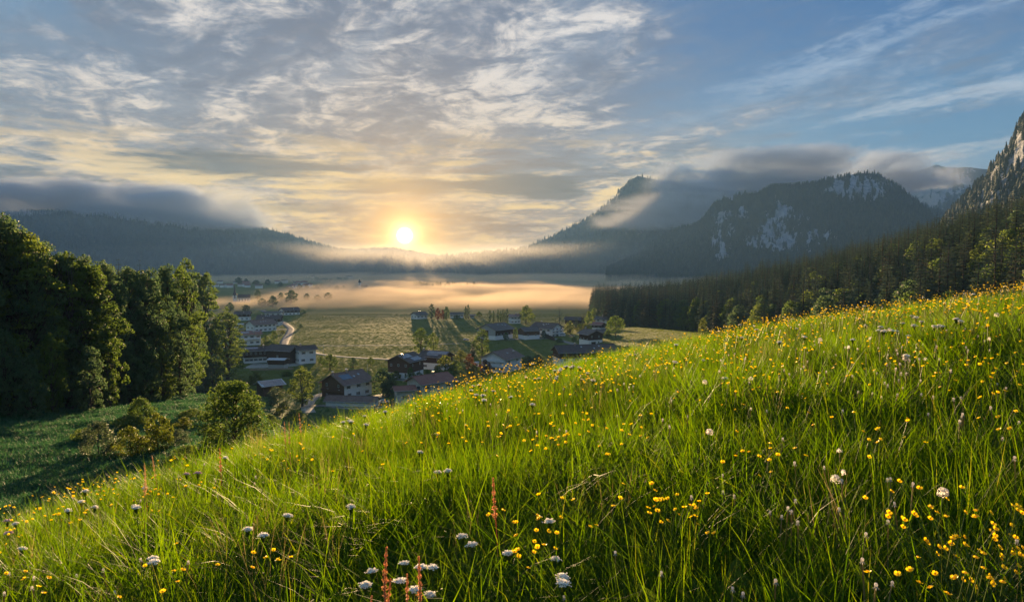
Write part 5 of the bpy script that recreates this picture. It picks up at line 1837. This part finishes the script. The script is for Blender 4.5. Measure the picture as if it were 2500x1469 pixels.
def mk_spike(seed, h=0.62, L_=0.2, r0=0.018, mat=RUST, n=380):
    rg = np.random.default_rng(seed)
    st = MB().tube([(0, 0, -.05), (.006, 0, h * .5), (0, 0, h)], [.0032, .0026, .0012], 5, False)
    sp = MB()
    for k in range(n):
        t = rg.random()
        z = h - L_ * (1 - t)
        r = r0 * (1 - t * .85) * (0.6 + .5 * math.sin(t * 34 + seed)) * rg.random() ** .5 * (0.5 + min(t * 5, .5))
        a = rg.uniform(0, 6.28)
        c = np.array((r * math.cos(a), r * math.sin(a), z)); s = rg.uniform(.0026, .0044)
        d = unit(rg.normal(0, 1, 3)); e = unit(np.cross(d, rg.normal(0, 1, 3)))
        i = len(sp.v)
        sp.v += [tuple(c + d * s), tuple(c + e * s), tuple(c - d * s), tuple(c - e * s)]; sp.f.append((i, i + 1, i + 2, i + 3))
    return [("stem", rmesh(st, "stem", mat, rg)), ("seed_spike", rmesh(sp, "seed_spike", mat, rg))], h


def mk_leafplant(seed):
    """broad plantain or dock leaves standing in the grass"""
    rg = np.random.default_rng(seed)
    out = []
    for k in range(6):
        a = 2 * math.pi * k / 6 + rg.uniform(-.4, .4); d = np.array((math.cos(a), math.sin(a), 0)); s = np.array((-d[1], d[0], 0))
        Lf = rg.uniform(.22, .34); wd = rg.uniform(.030, .046); v, f = [], []
        p = np.array((0, 0, 0.0)); an = rg.uniform(.15, .4)
        for j in range(8):
            t = j / 7
            if j: p = p + (d * math.sin(an) + np.array((0, 0, math.cos(an)))) * Lf / 7
            an += rg.uniform(.05, .16)
            w = wd * math.sin(math.pi * min(.97, .08 + t * .9)) ** .8 * (1 + .12 * (-1) ** j)
            v += [p - s * w + np.array((0, 0, w * .3)), p, p + s * w + np.array((0, 0, w * .3))]
        for j in range(7):
            f += [(3 * j, 3 * j + 1, 3 * j + 4, 3 * j + 3), (3 * j + 1, 3 * j + 2, 3 * j + 5, 3 * j + 4)]
        out.append(("leaf", mesh("leaf", np.array(v), np.array(f), BLADE, True, {'rnd': np.full(len(v), rg.uniform(.3, .9))})))
    return out, .3


FL = {
    'b1': [mk_buttercup(400 + i, 1) for i in range(4)],
    'b3': [mk_buttercup(410 + i, 3) for i in range(4)],
    'b5': [mk_buttercup(420 + i, 5) for i in range(3)],
    'puff': [mk_dandelion(430 + i, .34, True, i % 2) for i in range(4)],
    'bare': [mk_dandelion(440 + i, .33, False) for i in range(5)],
    'umbel': [mk_umbel(450 + i) for i in range(4)],
    'pink': [mk_umbel(460, .40, .026, PINKF)],
    'sorrel': [mk_spike(470 + i) for i in range(3)],
    'reed': [mk_spike(480 + i, .85, .26, .020, TANF, 300) for i in range(2)],
    'leafy': [mk_leafplant(490 + i) for i in range(3)],
}
NAMES = {'b1': ("buttercup", "flower"), 'b3': ("buttercup", "flower"), 'b5': ("buttercup", "flower"), 'puff': ("dandelion_clock", "flower"), 'bare': ("dandelion_stalk", "flower stalk"),
         'umbel': ("yarrow", "flower"), 'pink': ("pink_yarrow", "flower"), 'sorrel': ("sorrel", "plant"), 'reed': ("seeding_dock", "plant"), 'leafy': ("broadleaf_weed", "plant")}
_fc = [0]
rfl = np.random.default_rng(71)


def flower(kind, px, py, label, group=None, h=None, tilt=(0, 0), scale=None):
    """px, py: where the head shows"""
    lib = FL[kind]; _fc[0] += 1
    parts, h0 = lib[(_fc[0] * 5 + 1) % len(lib)]
    k = (h or h0 * rfl.uniform(.92, 1.08)) / h0
    p = hit(px, py, up=h0 * k * .97, lo=1.2, hi=60, surf=hill)
    g0 = float(hill(p[0], p[1]))
    nm, cat = NAMES[kind]
    o = thing(nm, label, cat, (p[0], p[1], g0), rfl.uniform(0, 6.28), group, k if scale is None else scale)
    o.rotation_euler = (rfl.normal(0, .06) + tilt[0], rfl.normal(0, .06) + tilt[1], rfl.uniform(0, 6.28) if tilt == (0, 0) else 0)
    for a, me in parts:
        obj(a, me, o)
    return p


def cluster(kind, n, c, s, label, group, h=None, tilt=(0, 0), clip=None):
    for _ in range(n):
        for t in range(20):
            x, y = rfl.normal(c[0], s[0]), rfl.normal(c[1], s[1])
            if y > L(x, SIL) + 4 and y < 1500 and -20 < x < 2520: break
        k = kind if isinstance(kind, str) else kind[rfl.integers(0, len(kind))]
        flower(k, x, y, label, group, h, tilt)


# yellow buttercups, patch by patch
B = ('b1', 'b1', 'b3')
cluster('b5', 26, (2350, 1330), (48, 60), "buttercup in the thick leaning clump at the lower right corner", "buttercups of the lower right clump", tilt=(0.1, 0.35))
cluster('b1', 8, (2300, 1250), (60, 30), "buttercup standing above the lower right clump", "buttercups above the lower right clump", tilt=(0, 0.2))
cluster('b1', 9, (2250, 1420), (110, 26), "buttercup low at the bottom right edge", "buttercups at the bottom right edge")
cluster(B, 10, (1865, 1112), (38, 16), "buttercup in the small patch right of the big dandelion clock", "buttercups right of the big dandelion clock")
cluster(B, 13, (1620, 1222), (48, 22), "buttercup in the dense patch right of the bottom centre", "buttercups right of centre")
cluster(B, 7, (1690, 1262), (40, 16), "buttercup just below the dense patch right of centre", "buttercups below the right of centre patch")
cluster(B, 10, (1330, 1270), (45, 34), "large buttercup among the white yarrow at the bottom centre", "buttercups at the bottom centre")
cluster('b1', 5, (1280, 1350), (30, 14), "buttercup touching the white yarrow at the bottom centre", "buttercups on the bottom centre yarrow")
cluster(B, 22, (1290, 1052), (110, 16), "small buttercup in the wide band across the middle of the meadow", "buttercups of the middle band")
cluster(B, 12, (1500, 1040), (90, 24), "small buttercup right of the middle band", "buttercups right of the middle band")
cluster(B, 12, (1120, 1010), (110, 22), "small buttercup left of the middle band", "buttercups left of the middle band")
cluster('b1', 9, (640, 1370), (60, 14), "buttercup in the loose row at the lower left of centre", "buttercups at the lower left")
cluster('b1', 8, (400, 1420), (50, 26), "buttercup in the lower left corner patch", "buttercups at the lower left corner")
cluster('b1', 6, (90, 1420), (40, 16), "buttercup at the far lower left", "buttercups at the far lower left")
cluster(B, 7, (225, 1182), (22, 6), "buttercup on the left rim of the slope against the dark meadow", "buttercups on the left rim")
cluster('b1', 7, (430, 1190), (40, 10), "buttercup below the tan dock spikes", "buttercups below the dock spikes")
cluster('b1', 10, (750, 1130), (90, 40), "single buttercup in the open grass left of centre", "buttercups in the open grass left of centre")
cluster(B, 14, (2010, 1010), (110, 46), "buttercup scattered among the straw stalks on the right", "buttercups among the straw stalks")
cluster(B, 14, (2260, 900), (110, 30), "buttercup high on the right among pale dandelions", "buttercups high on the right")
cluster(B, 12, (2440, 940), (40, 60), "buttercup at the right edge of the meadow", "buttercups at the right edge")
cluster(B, 18, (1820, 900), (110, 26), "small buttercup below the right rim of the slope", "buttercups below the right rim")
cluster('b5', 9, (1760, 806), (45, 5), "buttercup on the slope's rim against the right wood", "buttercups on the rim below the right wood", h=.5)
cluster('b5', 12, (2040, 764), (80, 5), "buttercup on the rim right of the leafy trees", "buttercups on the rim at the right", h=.5)
cluster('b5', 20, (2380, 735), (90, 12), "buttercup crowding the slope's rim at the upper right", "buttercups crowding the upper right rim", h=.5)
cluster(B, 14, (1560, 880), (80, 22), "tiny buttercup near the rim below the village", "buttercups near the rim below the village")
# dandelion clocks
for px, py, lab in ((1726, 1068, "big round dandelion clock standing alone right of centre"), (2058, 1117, "half blown dandelion clock above the pair at the right"), (2010, 1180, "left one of the two dandelion clocks at the right of the meadow"),
                    (2062, 1165, "right one of the two dandelion clocks at the right of the meadow"), (1827, 930, "dandelion clock with a thick stalk in the middle right grass"), (1772, 916, "ragged dandelion clock left of the thick stalked one"),
                    (2001, 836, "round dandelion clock just under the right rim"), (2126, 832, "left one of two dandelion clocks among white umbels"), (2168, 811, "right one of two dandelion clocks among white umbels"),
                    (2107, 782, "small dandelion clock on the rim"), (2430, 776, "tall dandelion clock near the upper right corner of the meadow"), (2422, 834, "dandelion clock under the tall upper right one"),
                    (2209, 886, "dandelion clock among tall straw stalks"), (2268, 882, "dandelion clock at the right of the straw stalks"), (1724, 941, "small dandelion clock left of the middle right grass"), (2067, 852, "flat pale dandelion clock below the rim"),
                    (2290, 1218, "dark tipped dandelion clock above the lower right clump"), (1946, 797, "tiny dandelion clock on the rim at the leafy trees")):
    flower('puff', px, py, lab, None)
for c, s, n, lab, gp in (((2200, 860), (40, 40), 16, "tall straw coloured dandelion stalk in the pale group on the right", "straw stalks on the right"), ((2330, 850), (70, 40), 14, "straw coloured stalk right of the pale group", "straw stalks further right"),
                         ((2130, 930), (60, 40), 12, "straw stalk below the pale group", "straw stalks below the pale group"), ((2400, 1060), (60, 60), 10, "straw stalk at the right edge of the meadow", "straw stalks at the right edge"),
                         ((2120, 1230), (120, 60), 12, "bare dandelion stalk in the lush grass at the lower right", "bare stalks at the lower right"), ((1850, 1180), (110, 70), 10, "bare dandelion stalk right of centre", "bare stalks right of centre"),
                         ((1950, 880), (90, 30), 12, "thin bare stalk under the right rim", "bare stalks under the right rim"), ((1700, 990), (120, 40), 10, "thin bare stalk in the middle right", "bare stalks in the middle right"),
                         ((1200, 1030), (150, 30), 8, "dark budded stalk in the middle band", "budded stalks in the middle band"), ((1850, 1400), (300, 40), 9, "bare stalk at the bottom edge right of centre", "bare stalks at the bottom edge"),
                         ((200, 1400), (140, 40), 9, "thin bare stalk at the lower left", "bare stalks at the lower left")):
    cluster('bare', n, c, s, lab, gp)
# yarrow
for px, py, lab in ((1145, 1306, "white yarrow head alone left of the bottom centre buttercups"), (1168, 1330, "small white yarrow right below the lone one"), (1345, 1268, "white yarrow behind the buttercups at the bottom centre"),
                    (1268, 1352, "white yarrow under the touching buttercups"), (1340, 1372, "faint white yarrow above the double one"), (1358, 1403, "upper wide head of the double yarrow at the bottom"), (1348, 1425, "lower round head of the double yarrow at the bottom"),
                    (985, 1385, "tallest yarrow of the bunch behind the red sorrel"), (1032, 1392, "yarrow on the right of the sorrel bunch"), (902, 1425, "yarrow left of the red sorrel"), (912, 1395, "yarrow behind the left sorrel spike"),
                    (970, 1425, "yarrow between two sorrel spikes"), (1015, 1440, "lowest big yarrow in the sorrel bunch"), (1040, 1450, "yarrow at the right foot of the sorrel bunch"), (1050, 1386, "small yarrow right of the right sorrel spike"),
                    (372, 1370, "left one of the two yarrow heads at the lower left"), (390, 1378, "right one of the two yarrow heads at the lower left"), (602, 1292, "small flat yarrow left of centre"), (630, 1312, "small round yarrow left of centre"),
                    (674, 1262, "yarrow in the open grass left of centre"), (848, 1234, "yarrow beside the dark tuft left of centre"), (198, 1228, "round yarrow on the left rim"), (230, 1236, "yarrow right of the round one on the left rim"),
                    (355, 1190, "flat yarrow at the foot of the dock spikes"), (548, 1118, "yarrow on the rim beside the thin dry stems"), (172, 1242, "small yarrow at the left rim"), (323, 1232, "small yarrow under the dock spikes"), (342, 1238, "second small yarrow under the dock spikes"),
                    (1064, 1155, "left one of the two flat yarrows in mid meadow"), (1094, 1146, "right one of the two flat yarrows in mid meadow"), (1445, 928, "yarrow below the long dark roof")):
    flower('umbel', px, py, lab, None, scale=None)
cluster('umbel', 11, (1385, 900), (24, 9), "white umbel in the bright patch on the rim under the long dark roof", "white umbels under the long dark roof")
cluster('umbel', 7, (1190, 965), (60, 14), "white umbel near the rim below the white gabled house", "white umbels below the white gabled house")
cluster('umbel', 5, (830, 1022), (40, 8), "white umbel on the rim by the near road bend", "white umbels by the near road bend")
cluster('umbel', 15, (2200, 795), (70, 14), "white umbel in the pale drift near the upper right rim", "white umbels near the upper right rim")
for px, py, lab in ((8, 1276, "pink tinted umbel at the left frame edge"), (24, 1300, "second pink umbel just below the one at the left edge"), (445, 1160, "pink flower head on the rim"), (475, 1158, "paler pink flower head on the rim right of the pink one")):
    flower('pink', px, py, lab)
# red sorrel and tan dock
for px, py, h, lab in ((926, 1345, .55, "tallest red sorrel spike at the bottom"), (1030, 1368, .55, "right red sorrel spike at the bottom"), (955, 1405, .5, "middle red sorrel spike at the bottom"), (992, 1405, .5, "small red sorrel spike right of the middle one"),
                       (922, 1425, .45, "short red sorrel spike under the tallest one"), (872, 1455, .45, "red sorrel tip at the bottom frame edge"), (1218, 1172, .6, "lone rusty sorrel spike in the centre of the meadow"),
                       (1020, 1432, .45, "low red sorrel spike at the right foot of the bunch"), (540, 1100, .55, "pink brown sorrel spike on the rim beside the yarrow")):
    flower('sorrel', px, py, lab, None, h)
for px, py, lab in ((348, 1148, "left tan dock spike standing on the left rim"), (361, 1138, "tall tan dock spike next to the left one"), (395, 1112, "right tan dock spike on the left rim"), (742, 1010, "tan dock spike on the rim before the near road"), (700, 1032, "tan spike on the rim left of the near road"), (708, 1036, "second tan spike on the rim left of the near road")):
    flower('reed', px, py, lab, None, .62)
for px, py, lab in ((1870, 1380, "broad pointed leaves standing at the bottom right of centre"), (1768, 1385, "single broad leaf tuft left of the broad pointed leaves"), (1590, 1330, "toothed leaf plant in the dark grass right of centre"),
                    (1980, 1410, "broad leaf tuft at the bottom right"), (1700, 1440, "broad leaves at the bottom edge"), (2160, 1395, "leafy weed left of the lower right clump")):
    flower('leafy', px, py, lab, None)

# the many tiny flowers further off that nobody could count
def merged_flower(parts):
    vs, fs, rn, mi, mats, b = [], [], [], [], [], 0
    for i, (nm, me) in enumerate(parts):
        vs += [tuple(v.co) for v in me.vertices]; fs += [tuple(b + k for k in p.vertices) for p in me.polygons]
        mi += [i] * len(me.polygons); mats.append(me.materials[0]); rn += [q.value for q in me.attributes['rnd'].data]; b = len(vs)
    return mesh("small_flower", vs, fs, mats, False, {'rnd': np.array(rn)}, mi)


vf = [merged_flower(FL['b1'][0][0]), merged_flower(FL['b3'][0][0]), merged_flower(FL['b3'][1][0]), merged_flower(FL['bare'][1][0]), merged_flower(FL['umbel'][0][0])]
x1, y1 = meadow_points(5.0, 20.0, 26.0)
k1 = .5 + 1.5 * (fbm(x1 * .5, y1 * .5, 4, 17, .6) - .5) + .12 + .22 * (rg_.random(len(x1)) - .5) + .10 * sm(x1 / y1, -0.1, 0.5)
x1, y1 = x1[k1 > .70], y1[k1 > .70]
n = len(x1)
o = scatter("small_meadow_flowers", np.stack([x1, y1, hill(x1, y1)], 1), np.stack([rg_.normal(0, .1, n), rg_.normal(0, .1, n), rg_.uniform(0, 6.28, n)], 1), rg_.uniform(.8, 1.15, n),
            rg_.choice(5, n, p=[.36, .22, .20, .17, .05]), vf)
set_props(o, "countless small yellow and white flowers farther up the meadow")
print("small flowers", n)
